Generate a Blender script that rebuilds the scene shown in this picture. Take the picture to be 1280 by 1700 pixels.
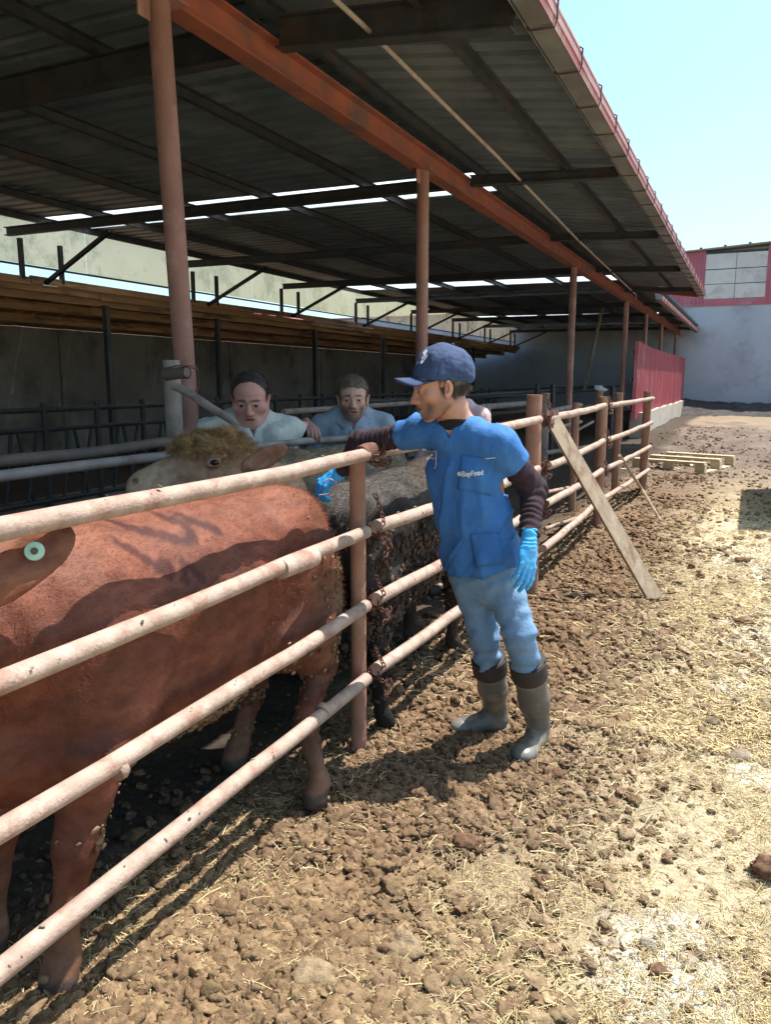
import bpy, math, random
import numpy as np
from mathutils import Vector, Matrix
from mathutils.bvhtree import BVHTree
for o in list(bpy.data.objects): bpy.data.objects.remove(o)
SC = bpy.context.scene; COL = SC.collection
random.seed(5); RNG = np.random.default_rng(7)
# ------------------------------------------------------------------ camera, world, sun, exposure
FPX = 1278.; PITCH = math.atan(220/FPX); YAW = math.atan((608/FPX)*math.cos(PITCH)); CZ = 1.6
cam = bpy.data.cameras.new('camera'); camo = bpy.data.objects.new('camera', cam); COL.objects.link(camo)
camo.location = (0, 0, CZ); camo.rotation_euler = (math.pi/2-PITCH, 0, YAW)
cam.sensor_fit = 'VERTICAL'; cam.sensor_height = 36; cam.lens = FPX/1700*36; cam.clip_end = 900; cam.clip_start = .05
SC.camera = camo
SUNV = Vector((.25, .30, 1.)).normalized()          # towards the sun
W = bpy.data.worlds.new('World'); SC.world = W; W.use_nodes = True
nt = W.node_tree; bg = nt.nodes['Background']
sk = nt.nodes.new('ShaderNodeTexSky'); sk.sky_type = 'NISHITA'; sk.sun_disc = False
sk.sun_elevation = math.asin(SUNV.z); sk.sun_rotation = math.atan2(SUNV.x, SUNV.y)
sk.air_density = 1.0; sk.dust_density = 2.2; sk.ozone_density = 1.5
tint = nt.nodes.new('ShaderNodeMix'); tint.data_type = 'RGBA'; tint.blend_type = 'MULTIPLY'; tint.inputs[0].default_value = 1.; tint.inputs[7].default_value = (.87, 1.04, 1.0, 1)
nt.links.new(sk.outputs[0], tint.inputs[6]); nt.links.new(tint.outputs[2], bg.inputs[0]); bg.inputs[1].default_value = .15
sl = bpy.data.lights.new('sun', 'SUN'); slo = bpy.data.objects.new('sun', sl); COL.objects.link(slo)
sl.energy = 5.0; sl.angle = math.radians(.5); sl.color = (1, .955, .88)
slo.rotation_euler = Vector((0, 0, 1)).rotation_difference(SUNV).to_euler(); slo.location = (5, 5, 20)
SC.view_settings.view_transform = 'Standard'; SC.view_settings.look = 'None'
SC.view_settings.exposure = .97; SC.view_settings.gamma = 1; SC.view_settings.use_curve_mapping = False
# ------------------------------------------------------------------ placing helpers
_f = np.array([-math.sin(YAW), math.cos(YAW), 0]); VR = np.array([math.cos(YAW), math.sin(YAW), 0])
VF = _f*math.cos(PITCH)+np.array([0, 0, -math.sin(PITCH)]); VU = _f*math.sin(PITCH)+np.array([0, 0, math.cos(PITCH)])
VH = _f; CAMP = np.array([0, 0, CZ]); UPV = np.array([0, 0, 1.])
def ray(x, y): return VF+VR*((x-640)/FPX)+VU*((850-y)/FPX)
def at(x, y, d): return CAMP+ray(x, y)*d
def gz(x, y, z=0.): d = ray(x, y); return CAMP+d*((z-CZ)/d[2])
def onX(x, y, X): d = ray(x, y); return CAMP+d*(X/d[0])
def nrm(v): v = np.array(v, float); return v/np.linalg.norm(v)
def frame(fwd, up):
    y = nrm(fwd); up = np.array(up, float); z = nrm(up-y*(up@y)); x = np.cross(y, z); return np.stack([x, y, z], 1)
# ------------------------------------------------------------------ noise
def _h(i, j, k, s):
    n = (i*374761393+j*668265263+k*2147483647+s*974634777) & 0xffffffff
    n = ((n ^ (n >> 13))*1274126177) & 0xffffffff
    return ((n ^ (n >> 16)) & 0xffff)/32767.5-1
def vnoise(p, sc=1., seed=0):
    p = np.asarray(p, float)*sc+100.37; b = np.floor(p).astype(np.int64); f = p-b; f = f*f*(3-2*f); r = 0
    for di in (0, 1):
        wx = f[..., 0] if di else 1-f[..., 0]
        for dj in (0, 1):
            wy = f[..., 1] if dj else 1-f[..., 1]
            for dk in (0, 1):
                wz = f[..., 2] if dk else 1-f[..., 2]
                r = r+wx*wy*wz*_h(b[..., 0]+di, b[..., 1]+dj, b[..., 2]+dk, seed)
    return r
def fbm(p, sc, o=4, seed=0, g=.5):
    r = 0; a = 1.
    for i in range(o): r = r+a*vnoise(p, sc*2.03**i, seed+i*7); a *= g
    return r
def sstep(a, b, x): t = np.clip((x-a)/(b-a), 0, 1); return t*t*(3-2*t)
# ------------------------------------------------------------------ materials
def lin(c): return tuple((v/12.92 if v <= .04045 else ((v+.055)/1.055)**2.4) for v in (np.array(c)/255.))
def mat(name, c1, c2=None, sc=8., rough=.8, bump=.3, bsc=60., metal=0., attr=False, spec=.4, c3=None, sc3=2., stretch=None, bdist=.01, thr=(.35, .65), trans=0., transp=0.):
    m = bpy.data.materials.new(name); m.use_nodes = True; n = m.node_tree.nodes; l = m.node_tree.links
    b = n['Principled BSDF']; b.inputs['Roughness'].default_value = rough; b.inputs['Metallic'].default_value = metal
    b.inputs['Specular IOR Level'].default_value = spec
    tc = n.new('ShaderNodeTexCoord'); vec = tc.outputs['Object']
    if stretch:
        mp = n.new('ShaderNodeMapping'); mp.inputs['Scale'].default_value = stretch; l.new(vec, mp.inputs[0]); vec = mp.outputs[0]
    def noise(s, d=6, r=.6):
        t = n.new('ShaderNodeTexNoise'); t.inputs['Scale'].default_value = s; t.inputs['Detail'].default_value = d
        t.inputs['Roughness'].default_value = r; l.new(vec, t.inputs['Vector']); return t.outputs['Fac']
    def ramp(f, a, bb):
        r = n.new('ShaderNodeMapRange'); r.inputs[1].default_value = a; r.inputs[2].default_value = bb; l.new(f, r.inputs[0]); return r.outputs[0]
    def mix(f, a, bb, typ='MIX'):
        x = n.new('ShaderNodeMix'); x.data_type = 'RGBA'; x.blend_type = typ
        if isinstance(f, float): x.inputs[0].default_value = f
        else: l.new(f, x.inputs[0])
        for s, v in ((6, a), (7, bb)):
            if isinstance(v, tuple): x.inputs[s].default_value = (*v, 1)
            else: l.new(v, x.inputs[s])
        return x.outputs[2]
    c2 = c2 or tuple(v*.7 for v in c1)
    if attr:
        a = n.new('ShaderNodeAttribute'); a.attribute_name = 'Col'
        col = mix(ramp(noise(sc), *thr), c1, c2)
        col = mix(1., a.outputs['Color'], col, 'MULTIPLY')
    else:
        col = mix(ramp(noise(sc), *thr), c1, c2)
    if c3: col = mix(ramp(noise(sc3, 8, .7), .52, .66), col, c3)
    l.new(col, b.inputs['Base Color'])
    if bump:
        bp = n.new('ShaderNodeBump'); bp.inputs['Strength'].default_value = bump; bp.inputs['Distance'].default_value = bdist
        l.new(noise(bsc, 8, .65), bp.inputs['Height']); l.new(bp.outputs[0], b.inputs['Normal'])
    if trans:
        c_out = None
        t = n.new('ShaderNodeBsdfTranslucent'); l.new(col, t.inputs[0]); ms = n.new('ShaderNodeMixShader'); ms.inputs[0].default_value = trans
        l.new(b.outputs[0], ms.inputs[1]); l.new(t.outputs[0], ms.inputs[2]); l.new(ms.outputs[0], n['Material Output'].inputs[0])
    if transp:
        src = n['Material Output'].inputs[0].links[0].from_socket; tp = n.new('ShaderNodeBsdfTransparent'); tp.inputs[0].default_value = (1, .87, .70, 1); m2 = n.new('ShaderNodeMixShader'); m2.inputs[0].default_value = transp
        l.new(src, m2.inputs[1]); l.new(tp.outputs[0], m2.inputs[2]); l.new(m2.outputs[0], n['Material Output'].inputs[0])
    return m
M = {}
M['roof'] = mat('galvanised_sheet', (.20, .245, .27), (.135, .165, .185), 1.6, .5, .12, 30, .3, c3=(.25, .28, .28), sc3=1.1)
M['steel_dark'] = mat('dark_steel', (.060, .066, .070), (.035, .038, .040), 5, .6, .3, 60, .1, c3=(.085, .055, .045), sc3=2.6)
M['steel_black'] = mat('sooty_steel', (.03, .03, .03), (.018, .018, .018), 5, .6, .3, 60, .1)
M['beam_red'] = mat('red_oxide_beam', (.34, .10, .055), (.21, .08, .055), 4, .65, .35, 50, c3=(.13, .085, .07), sc3=2.2)
M['post_red'] = mat('red_oxide_post', (.33, .165, .13), (.24, .125, .10), 3, .65, .25, 70, c3=(.38, .24, .19), sc3=2.5)
M['rail'] = mat('dusty_pipe', (.42, .315, .255), (.28, .19, .15), 11, .62, .5, 90, c3=(.27, .14, .10), sc3=9)
M['rail_grey'] = mat('grey_pipe', (.30, .25, .225), (.20, .165, .145), 8, .6, .35, 80, c3=(.15, .10, .08), sc3=4)
M['rust_post'] = mat('rust_post', (.36, .185, .125), (.26, .125, .085), 7, .75, .5, 60, c3=(.38, .28, .20), sc3=3.5)
M['rust_dark'] = mat('rust_dark', (.17, .075, .05), (.10, .045, .035), 20, .85, .7, 120)
M['wood_old'] = mat('weathered_wood', (.38, .30, .22), (.26, .19, .13), 5, .85, .5, 40, stretch=(4, 4, .6), c3=(.20, .12, .07), sc3=3)
M['wood_brown'] = mat('brown_board', (.42, .24, .115), (.25, .14, .07), 3, .8, .5, 30, stretch=(3, .4, 3), c3=(.10, .055, .03), sc3=1.5)
M['wood_pale'] = mat('pallet_wood', (.58, .47, .32), (.45, .34, .21), 4, .8, .4, 40, stretch=(1, 3, 3))
M['plaster'] = mat('dirty_plaster', (.25, .215, .185), (.16, .135, .115), .9, .9, .3, 20, c3=(.09, .075, .06), sc3=.7)
M['far_wall'] = mat('grey_render', (.47, .48, .52), (.39, .40, .44), .5, .9, .3, 12, c3=(.31, .30, .32), sc3=.45)
M['concrete'] = mat('concrete', (.40, .36, .31), (.31, .27, .23), 3, .9, .4, 30, c3=(.3, .25, .2), sc3=2)
M['clad_red'] = mat('red_cladding', (.50, .13, .16), (.42, .12, .15), 1.5, .5, .15, 20, c3=(.46, .22, .22), sc3=1)
M['panel_red'] = mat('faded_red_sheet', (.42, .085, .10), (.34, .07, .085), 2.5, .45, .15, 20, c3=(.45, .17, .17), sc3=1.6, stretch=(1, 1, .4))
M['gutter_grey'] = mat('gutter_grey', (.21, .215, .205), (.14, .14, .135), 3, .6, .25, 30, .2, c3=(.14, .13, .12), sc3=2.2)
M['gutter_red'] = mat('gutter_red', (.42, .16, .15), (.33, .11, .11), 4, .55, .2, 30, c3=(.5, .34, .31), sc3=2)
M['sheet_edge'] = mat('faded_pink_edge', (.62, .46, .50), (.52, .34, .38), 3, .6, .2, 30)
M['rail_dark'] = mat('grimy_pipe', (.15, .11, .09), (.09, .07, .06), sc=8, rough=.7, bump=.4, bsc=80)
M['wire'] = mat('wire', (.10, .07, .055), None, 20, .6, .2)
M['cable'] = mat('pale_cable', (.42, .36, .30), None, 8, .7, .2)
M['void'] = mat('dark_opening', (.03, .03, .03), None, 3, .9, 0)
def panel_mat(name, c1, c2, dirt, trans, transp=0.):
    m = mat(name, c1, c2, sc=2.2, rough=.6, bump=.2, bsc=20, c3=dirt, sc3=1.2, trans=trans, transp=transp); return m
M['skylight'] = panel_mat('clear_roof_sheet', (.82, .86, .88), (.70, .75, .78), (.6, .62, .6), .85)
M['clerestory'] = panel_mat('cream_panel', (.95, .92, .82), (.86, .83, .72), (.24, .23, .20), .85, .62)
M['pale_panel'] = panel_mat('pale_sheet', (.80, .74, .68), (.72, .66, .60), (.58, .52, .47), .2)
# ------------------------------------------------------------------ objects
def tag(o, label=None, cat=None, group=None, kind=None):
    if label: o['label'] = label
    if cat: o['category'] = cat
    if group: o['group'] = group
    if kind: o['kind'] = kind
    return o
def empty(name, loc=(0, 0, 0), label=None, cat=None, group=None, kind=None):
    o = bpy.data.objects.new(name, None); o.location = loc; o.empty_display_size = .1; COL.objects.link(o); return tag(o, label, cat, group, kind)
def npmesh(name, V, F, col=None, smooth=True, uvn=None):
    me = bpy.data.meshes.new(name); V = np.asarray(V, np.float32)
    if isinstance(F, np.ndarray): nf, k = F.shape; li = F.ravel(); st = np.arange(nf)*k; tot = np.full(nf, k)
    else:
        tot = np.array([len(f) for f in F]); li = np.concatenate([np.asarray(f) for f in F]) if len(F) else np.zeros(0, int)
        st = np.concatenate([[0], np.cumsum(tot)[:-1]]); nf = len(F)
    me.vertices.add(len(V)); me.vertices.foreach_set('co', V.ravel())
    me.loops.add(len(li)); me.loops.foreach_set('vertex_index', li.astype(np.int32))
    me.polygons.add(nf); me.polygons.foreach_set('loop_start', st.astype(np.int32)); me.polygons.foreach_set('loop_total', tot.astype(np.int32))
    me.polygons.foreach_set('use_smooth', np.full(nf, bool(smooth)))
    me.update(calc_edges=True)
    if col is not None:
        a = me.color_attributes.new('Col', 'FLOAT_COLOR', 'POINT'); c = np.ones((len(V), 4), np.float32); c[:, :3] = col; a.data.foreach_set('color', c.ravel())
    return me
def link(name, me, m, parent=None, loc=None):
    o = bpy.data.objects.new(name, me); COL.objects.link(o)
    if m is not None and not me.materials: me.materials.append(m)
    if parent is not None:
        o.parent = parent; o.matrix_parent_inverse = Matrix.Translation(-Vector(parent.location)) if loc is None else Matrix()
    if loc is not None: o.location = loc
    return o
class MB:
    def __init__(s): s.v = []; s.f = []; s.n = 0
    def add(s, V, F):
        V = np.asarray(V, float); s.v.append(V)
        for f in F: s.f.append([i+s.n for i in f])
        s.n += len(V); return s
    def box(s, lo, hi, R=None, o=None):
        (a, b, c), (d, e, f) = lo, hi
        V = np.array([(a, b, c), (d, b, c), (d, e, c), (a, e, c), (a, b, f), (d, b, f), (d, e, f), (a, e, f)], float)
        if R is not None: V = V@np.asarray(R).T
        if o is not None: V = V+np.asarray(o)
        return s.add(V, [(0, 3, 2, 1), (4, 5, 6, 7), (0, 1, 5, 4), (1, 2, 6, 5), (2, 3, 7, 6), (3, 0, 4, 7)])
    def bar(s, a, b, w, h, up=(0, 0, 1)):       # rectangular bar from a to b
        a = np.array(a, float); b = np.array(b, float); L = np.linalg.norm(b-a); d = (b-a)/L
        if abs(d@nrm(up)) > .98: up = (1, 0, 0)
        R = frame(d, up); return s.box((-w/2, 0, -h/2), (w/2, L, h/2), R, a)
    def tube(s, pts, r, n=12, cap=True, wob=0):
        P = np.array(pts, float); k = len(P); rr = np.full(k, r) if np.isscalar(r) else np.array(r, float)
        T = np.gradient(P, axis=0); T /= np.linalg.norm(T, axis=1)[:, None]
        u = np.array([0, 0, 1.]) if abs(T[0, 2]) < .9 else np.array([1., 0, 0]); V = []
        for i in range(k):
            u = u-T[i]*(u@T[i]); u /= np.linalg.norm(u); w = np.cross(T[i], u)
            for j in range(n):
                a = 2*math.pi*j/n; q = rr[i]*(1+(wob*math.sin(3*a+i*1.7) if wob else 0)); V.append(P[i]+u*math.cos(a)*q+w*math.sin(a)*q)
        F = [(i*n+j, i*n+(j+1) % n, (i+1)*n+(j+1) % n, (i+1)*n+j) for i in range(k-1) for j in range(n)]
        if cap: F += [tuple(range(n))[::-1], tuple((k-1)*n+j for j in range(n))]
        return s.add(V, F)
    def pipe(s, a, b, r, n=12, seg=6, sag=0., jit=0.):
        a = np.array(a, float); b = np.array(b, float); P = []
        for i in range(seg+1):
            t = i/seg; p = a+(b-a)*t; p[2] -= sag*4*t*(1-t)
            if jit and 0 < i < seg: p = p+RNG.normal(0, jit, 3)
            P.append(p)
        return s.tube(P, r, n)
    def build(s, name, m, parent=None, smooth=False, loc=None, label=None, kind=None):
        V = np.concatenate(s.v)
        me = npmesh(name, V, s.f, smooth=smooth)
        if smooth:
            try: me.set_sharp_from_angle(angle=math.radians(40))
            except Exception: pass
        o = link(name, me, m, parent, loc)
        return tag(o, label=label, kind=kind)
def copy_tree(o, delta, parent=None):
    c = o.copy(); COL.objects.link(c)
    if parent is None: c.location = o.location+Vector(delta)
    else: c.parent = parent; c.matrix_parent_inverse = o.matrix_parent_inverse.copy()
    for ch in list(o.children): copy_tree(ch, delta, c)
    return c
# ------------------------------------------------------------------ implicit surfaces
class Field:
    def __init__(s, lo, hi, res):
        s.lo = np.array(lo, float); s.res = res; n = np.ceil((np.array(hi)-s.lo)/res).astype(int)+1; s.n = n
        s.ax = [s.lo[i]+np.arange(n[i])*res for i in range(3)]; s.f = np.full(n, .5, np.float32)
    def _sub(s, lo, hi):
        i0 = np.clip(np.floor((np.array(lo)-s.lo)/s.res).astype(int), 0, s.n); i1 = np.clip(np.ceil((np.array(hi)-s.lo)/s.res).astype(int)+1, 0, s.n)
        if (i1 <= i0).any(): return None
        sl = tuple(slice(a, b) for a, b in zip(i0, i1)); X, Y, Z = np.meshgrid(*[s.ax[i][sl[i]] for i in range(3)], indexing='ij')
        return sl, np.stack([X, Y, Z], -1)
    def op(s, fn, lo, hi, k=.02, mode='add'):
        m = k+3*s.res; r = s._sub(np.array(lo)-m, np.array(hi)+m)
        if r is None: return s
        sl, P = r; d = fn(P); g = s.f[sl]
        if mode == 'add': h = np.clip(.5+.5*(g-d)/k, 0, 1); s.f[sl] = g*(1-h)+d*h-k*h*(1-h)
        else: h = np.clip(.5-.5*(g+d)/k, 0, 1); s.f[sl] = g*(1-h)-d*h+k*h*(1-h)
        return s
    def cap(s, a, b, ra, rb=None, k=.02, mode='add'):
        a = np.array(a, float); b = np.array(b, float); rb = ra if rb is None else rb; ab = b-a; L = max(ab@ab, 1e-9)
        def fn(P): t = np.clip(((P-a)@ab)/L, 0, 1); return np.linalg.norm(P-a-t[..., None]*ab, axis=-1)-(ra+(rb-ra)*t)
        r = max(ra, rb); return s.op(fn, np.minimum(a, b)-r, np.maximum(a, b)+r, k, mode)
    def chain(s, pts, rs, k=.02, mode='add'):
        for i in range(len(pts)-1): s.cap(pts[i], pts[i+1], rs[i], rs[i+1], k, mode)
        return s
    def ell(s, c, r, R=None, k=.02, mode='add'):
        c = np.array(c, float); r = np.array(r, float)
        def fn(P):
            q = P-c
            if R is not None: q = q@np.asarray(R)
            a = np.linalg.norm(q/r, axis=-1); b = np.linalg.norm(q/(r*r), axis=-1); return a*(a-1)/np.maximum(b, 1e-6)
        m = r.max() if R is not None else r; return s.op(fn, c-m, c+m, k, mode)
    def half(s, p, n):     # keep where (x-p).n < 0
        p = np.array(p, float); n = nrm(n); X, Y, Z = np.meshgrid(*s.ax, indexing='ij'); d = (X-p[0])*n[0]+(Y-p[1])*n[1]+(Z-p[2])*n[2]
        s.f = np.maximum(s.f, d.astype(np.float32)); return s
    def clipfn(s, fn):
        X, Y, Z = np.meshgrid(*s.ax, indexing='ij'); s.f = np.maximum(s.f, fn(np.stack([X, Y, Z], -1)).astype(np.float32)); return s
    def mesh(s):
        f = s.f.copy(); f[0] = f[-1] = .1; f[:, 0] = f[:, -1] = .1; f[:, :, 0] = f[:, :, -1] = .1
        S = f < 0; c = np.zeros(tuple(s.n-1), np.int8)
        for i in (0, 1):
            for j in (0, 1):
                for k in (0, 1): c += S[i:i+s.n[0]-1, j:j+s.n[1]-1, k:k+s.n[2]-1]
        act = np.argwhere((c > 0) & (c < 8)); idx = np.full(tuple(s.n-1), -1, np.int64); idx[tuple(act.T)] = np.arange(len(act))
        acc = np.zeros((len(act), 3)); cnt = np.zeros(len(act)); F = []
        for ax in range(3):
            o = [a for a in range(3) if a != ax]
            for u in (0, 1):
                for v in (0, 1):
                    p = act.copy(); p[:, o[0]] += u; p[:, o[1]] += v; q = p.copy(); q[:, ax] += 1
                    a = f[tuple(p.T)]; b = f[tuple(q.T)]; m = (a < 0) != (b < 0); t = a[m]/(a[m]-b[m]); w = p[m].astype(float); w[:, ax] += t
                    acc[m] += w; cnt[m] += 1
            sa = [slice(None)]*3; sb = [slice(None)]*3; sa[ax] = slice(0, -1); sb[ax] = slice(1, None)
            ed = np.argwhere(S[tuple(sa)] != S[tuple(sb)]); A = S[tuple(ed.T)]
            def cell(du, dv): e = ed.copy(); e[:, o[0]] += du; e[:, o[1]] += dv; return idx[tuple(e.T)]
            q = np.stack([cell(-1, -1), cell(0, -1), cell(0, 0), cell(-1, 0)], 1)
            flip = A if ax != 1 else ~A; q[~flip] = q[~flip][:, ::-1]; F.append(q)
        V = s.lo+acc/cnt[:, None]*s.res; return V, np.concatenate(F)
def vnormals(V, F):
    n = np.zeros_like(V); a, b, c, d = (V[F[:, i]] for i in range(4)); fn = np.cross(c-a, d-b)
    for i in range(4): np.add.at(n, F[:, i], fn)
    return n/np.maximum(np.linalg.norm(n, axis=1), 1e-12)[:, None]
def joinm(parts):
    V = []; F = []; n = 0; C = []
    for p in parts:
        V.append(p[0]); F.append(p[1]+n); n += len(p[0]); C.append(p[2] if len(p) > 2 else np.ones((len(p[0]), 3)))
    return np.concatenate(V), np.concatenate(F), np.concatenate(C)
# icosphere verts for clods
def ico(sub=1):
    t = (1+5**.5)/2; V = [(-1, t, 0), (1, t, 0), (-1, -t, 0), (1, -t, 0), (0, -1, t), (0, 1, t), (0, -1, -t), (0, 1, -t), (t, 0, -1), (t, 0, 1), (-t, 0, -1), (-t, 0, 1)]
    V = [tuple(np.array(v)/np.linalg.norm(v)) for v in V]
    F = [(0, 11, 5), (0, 5, 1), (0, 1, 7), (0, 7, 10), (0, 10, 11), (1, 5, 9), (5, 11, 4), (11, 10, 2), (10, 7, 6), (7, 1, 8), (3, 9, 4), (3, 4, 2), (3, 2, 6), (3, 6, 8), (3, 8, 9), (4, 9, 5), (2, 4, 11), (6, 2, 10), (8, 6, 7), (9, 8, 1)]
    for _ in range(sub):
        mid = {}; G = []
        def md(a, b):
            k = (min(a, b), max(a, b))
            if k not in mid: m = np.array(V[a])+np.array(V[b]); V.append(tuple(m/np.linalg.norm(m))); mid[k] = len(V)-1
            return mid[k]
        for a, b, c in F: ab, bc, ca = md(a, b), md(b, c), md(c, a); G += [(a, ab, ca), (b, bc, ab), (c, ca, bc), (ab, bc, ca)]
        F = G
    return np.array(V), np.array(F)
def clodcloud(pos, size, nrmls=None, sub=1, flat=.7, seed=0, rough=.35):
    BV, BF = ico(sub); r = np.random.default_rng(seed); k = 12; var = []
    for i in range(k): var.append(BV*(1+rough*vnoise(BV, 1.6, i*13+seed)+rough*.6*vnoise(BV, 4., i*17)+(rough*.5*vnoise(BV, 9., i*19) if sub > 1 else 0))[:, None])
    var = np.array(var); N = len(pos); vi = r.integers(0, k, N); A = r.normal(size=(N, 4)); A /= np.linalg.norm(A, axis=1)[:, None]; w, x, y, z = A.T
    R = np.stack([1-2*(y*y+z*z), 2*(x*y-z*w), 2*(x*z+y*w), 2*(x*y+z*w), 1-2*(x*x+z*z), 2*(y*z-x*w), 2*(x*z-y*w), 2*(y*z+x*w), 1-2*(x*x+y*y)], 1).reshape(N, 3, 3)
    P = np.einsum('nij,nkj->nki', R, var[vi]*np.array([1.2, .9, .75]))
    if nrmls is not None:
        d = np.einsum('nkj,nj->nk', P, nrmls); P = P-(1-flat)*d[..., None]*nrmls[:, None, :]
    else: P[..., 2] *= flat
    P = P*np.asarray(size)[:, None, None]+np.asarray(pos)[:, None, :]
    F = BF[None]+(np.arange(N)*len(BV))[:, None, None]
    return P.reshape(-1, 3), F.reshape(-1, 3)
# ================================================================== GROUND
def gh(x, y):          # ground height
    p = np.stack([x, y, np.zeros_like(x)], -1); d = np.hypot(x, y)
    far = .16*sstep(14, 36, y)+.10*fbm(p, .25, 2, 3)*sstep(8, 16, y)
    tr = np.exp(-((x+1.15)/.75)**2)              # trampled strip along the fence
    z = far+.035*fbm(p, .9, 3, 11)*(.5+tr)+.016*fbm(p, 6., 3, 21, .6)*(.25+1.0*tr)
    near = sstep(16, 6, y); z = z+near*(.013*np.abs(fbm(p, 22, 3, 31, .6))+.016*(1-np.abs(vnoise(p, 9., 33)))**2*np.exp(-((x+1.0)/.9)**2))
    return z
xs = np.unique(np.concatenate([np.linspace(-2.6, 2.2, 330), np.linspace(-14, -2.6, 60), np.linspace(2.2, 14, 50), np.linspace(14, 150, 16), np.linspace(-160, -14, 16)]))
ys = np.unique(np.concatenate([np.linspace(.6, 6.5, 400), np.linspace(6.5, 16, 260), np.linspace(16, 40, 120), np.linspace(-30, .6, 30), np.linspace(40, 200, 16)]))
GX, GY = np.meshgrid(xs, ys, indexing='ij'); GZ = gh(GX, GY); nx, ny = GX.shape
GV = np.stack([GX, GY, GZ], -1).reshape(-1, 3); P0 = GV*[1, 1, 0]
i = np.arange(nx-1)[:, None]*ny+np.arange(ny-1)[None]; GF = np.stack([i, i+ny, i+ny+1, i+1], -1).reshape(-1, 4)
def straw_amt(x, y):
    p = np.stack([x, y, 0*x], -1); e = -.85+.12*y*0
    s = sstep(-.95, .15, x+.25*fbm(p, .8, 3, 5)+.35*sstep(3.2, 1.2, y)); s = s*sstep(17, 9, y+2*fbm(p, .3, 2, 6)+0*x)
    return s
def mk_gcol(V):
    x, y = V[:, 0], V[:, 1]; p = V*[1, 1, 0]
    brown = np.array([.225, .145, .088]); straw = np.array([.64, .54, .37]); muck = np.array([.085, .065, .05]); far = np.array([.185, .14, .115]); pale = np.array([.88, .80, .69]); fstraw = np.array([.42, .32, .20])
    s = straw_amt(x, y)[:, None]; n = fbm(p, 1.6, 4, 41)[:, None]; n2 = fbm(p, 7, 3, 43)[:, None]
    c = brown*(1-s)+straw*s
    nearst = (sstep(2.6, 1.3, y+.25*n[:, 0])*.55)[:, None]; c = c*(1-nearst)+np.array([.46, .335, .175])*nearst
    c = c*(1+.18*n2)
    f = sstep(9, 17, y+2*n[:, 0])[:, None]; c = c*(1-f)+far*f*(1+.3*n)+0
    f2 = (sstep(24, 30, y+3*n[:, 0]))[:, None]*.4; c = c*(1-f2)+fstraw*f2
    for cx, cy, rx, ry in ((-.07, 2.0, .26, .28), (.0, 1.72, .24, .34), (.02, 4.25, .16, .42), (.12, 3.35, .18, .22), (.35, 5.1, .5, .9), (.3, 7.4, .7, .8)):
        m = sstep(1.0, .35, np.hypot((x-cx)/rx, (y-cy)/ry)+.35*n[:, 0]+.2*n2[:, 0])[:, None]*.9; c = c*(1-m)+pale*m
    m = sstep(-1.60, -1.95, x+.1*n[:, 0])[:, None]; c = c*(1-m)+muck*m*(1+.2*n)
    return np.clip(c, .01, .8)
M['ground'] = mat('trampled_manure_and_straw', (1, 1, 1), (.62, .60, .58), 30, .95, .9, 95, attr=True, spec=.15, bdist=.02)
o = link('ground', npmesh('ground', GV, GF, mk_gcol(GV)), M['ground']); tag(o, kind='structure')
# clods, graded so that they stay visible with distance
def scatter(n, y0, y1, x0, x1, dens, seed, px0=-250, px1=1700):
    r = np.random.default_rng(seed); out = np.zeros((0, 2))
    while len(out) < n:
        u = r.random(n*3); y = 1/(1/y0+(1/y1-1/y0)*u); x = x0+(x1-x0)*r.random(n*3)
        d = np.stack([x, y, np.zeros_like(x)], 1)-CAMP; k = d@VF; px = 640+FPX*(d@VR)/k
        ok = (px > px0) & (px < px1) & (r.random(n*3) < dens(x, y)); out = np.concatenate([out, np.stack([x, y], 1)[ok]])
    return out[:n]
def dens_clod(x, y):
    p = np.stack([x, y, 0*x], -1); c = .5+.7*fbm(p, 1.7, 3, 77)
    return np.clip((.03+1.05*np.exp(-((x+1.02)/.54)**2)+.25*sstep(-2.2, -3.0, -np.abs(y-2.3)-1.2))*c*(.35+.65*sstep(-2.3, -1.6, x)), 0, 1)
M['clod'] = mat('dry_manure_clod', (1, 1, 1), (.6, .57, .54), 40, .95, .8, 160, attr=True, spec=.1, bdist=.01)
def clods(name, n, y0, y1, smin_, smax, seed, sub, label):
    q = scatter(n, y0, y1, -2.6, 3.2, dens_clod, seed); r = np.random.default_rng(seed+1)
    s = smin_+(smax-smin_)*r.random(n)**3.2; z = gh(q[:, 0], q[:, 1]); pos = np.stack([q[:, 0], q[:, 1], z+s*.25], 1)
    V, F = clodcloud(pos, s, None, sub, .72, seed, .5)
    base = mk_gcol(pos); dark = np.array([.21, .135, .082]); t = (r.random(n)*.6+.4)[:, None]; c = base*(1-t)*.9+dark*t; c *= (.75+.5*r.random(n))[:, None]
    o = link(name, npmesh(name, V, F, np.repeat(c, len(V)//n, 0), smooth=(sub == 2)), M['clod']); return tag(o, label, 'manure', kind='stuff')
clods('large_manure_clods', 3300, 1.0, 4.2, .013, .036, 21, 2, 'larger lumpy manure clods lying among crumbs along the trampled fence strip')
clods('manure_clods', 28000, 1.0, 3.8, .005, .028, 1, 1, 'dry crumbly manure clods and clumps scattered over the near yard ground')
clods('manure_crumbs', 32000, 1.0, 8.0, .004, .016, 2, 0, 'small manure crumbs strewn over the yard along the fence')
clods('far_manure_clods', 15000, 3.4, 26., .008, .042, 3, 1, 'manure clods strewn over the farther yard towards the grey wall')
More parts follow.
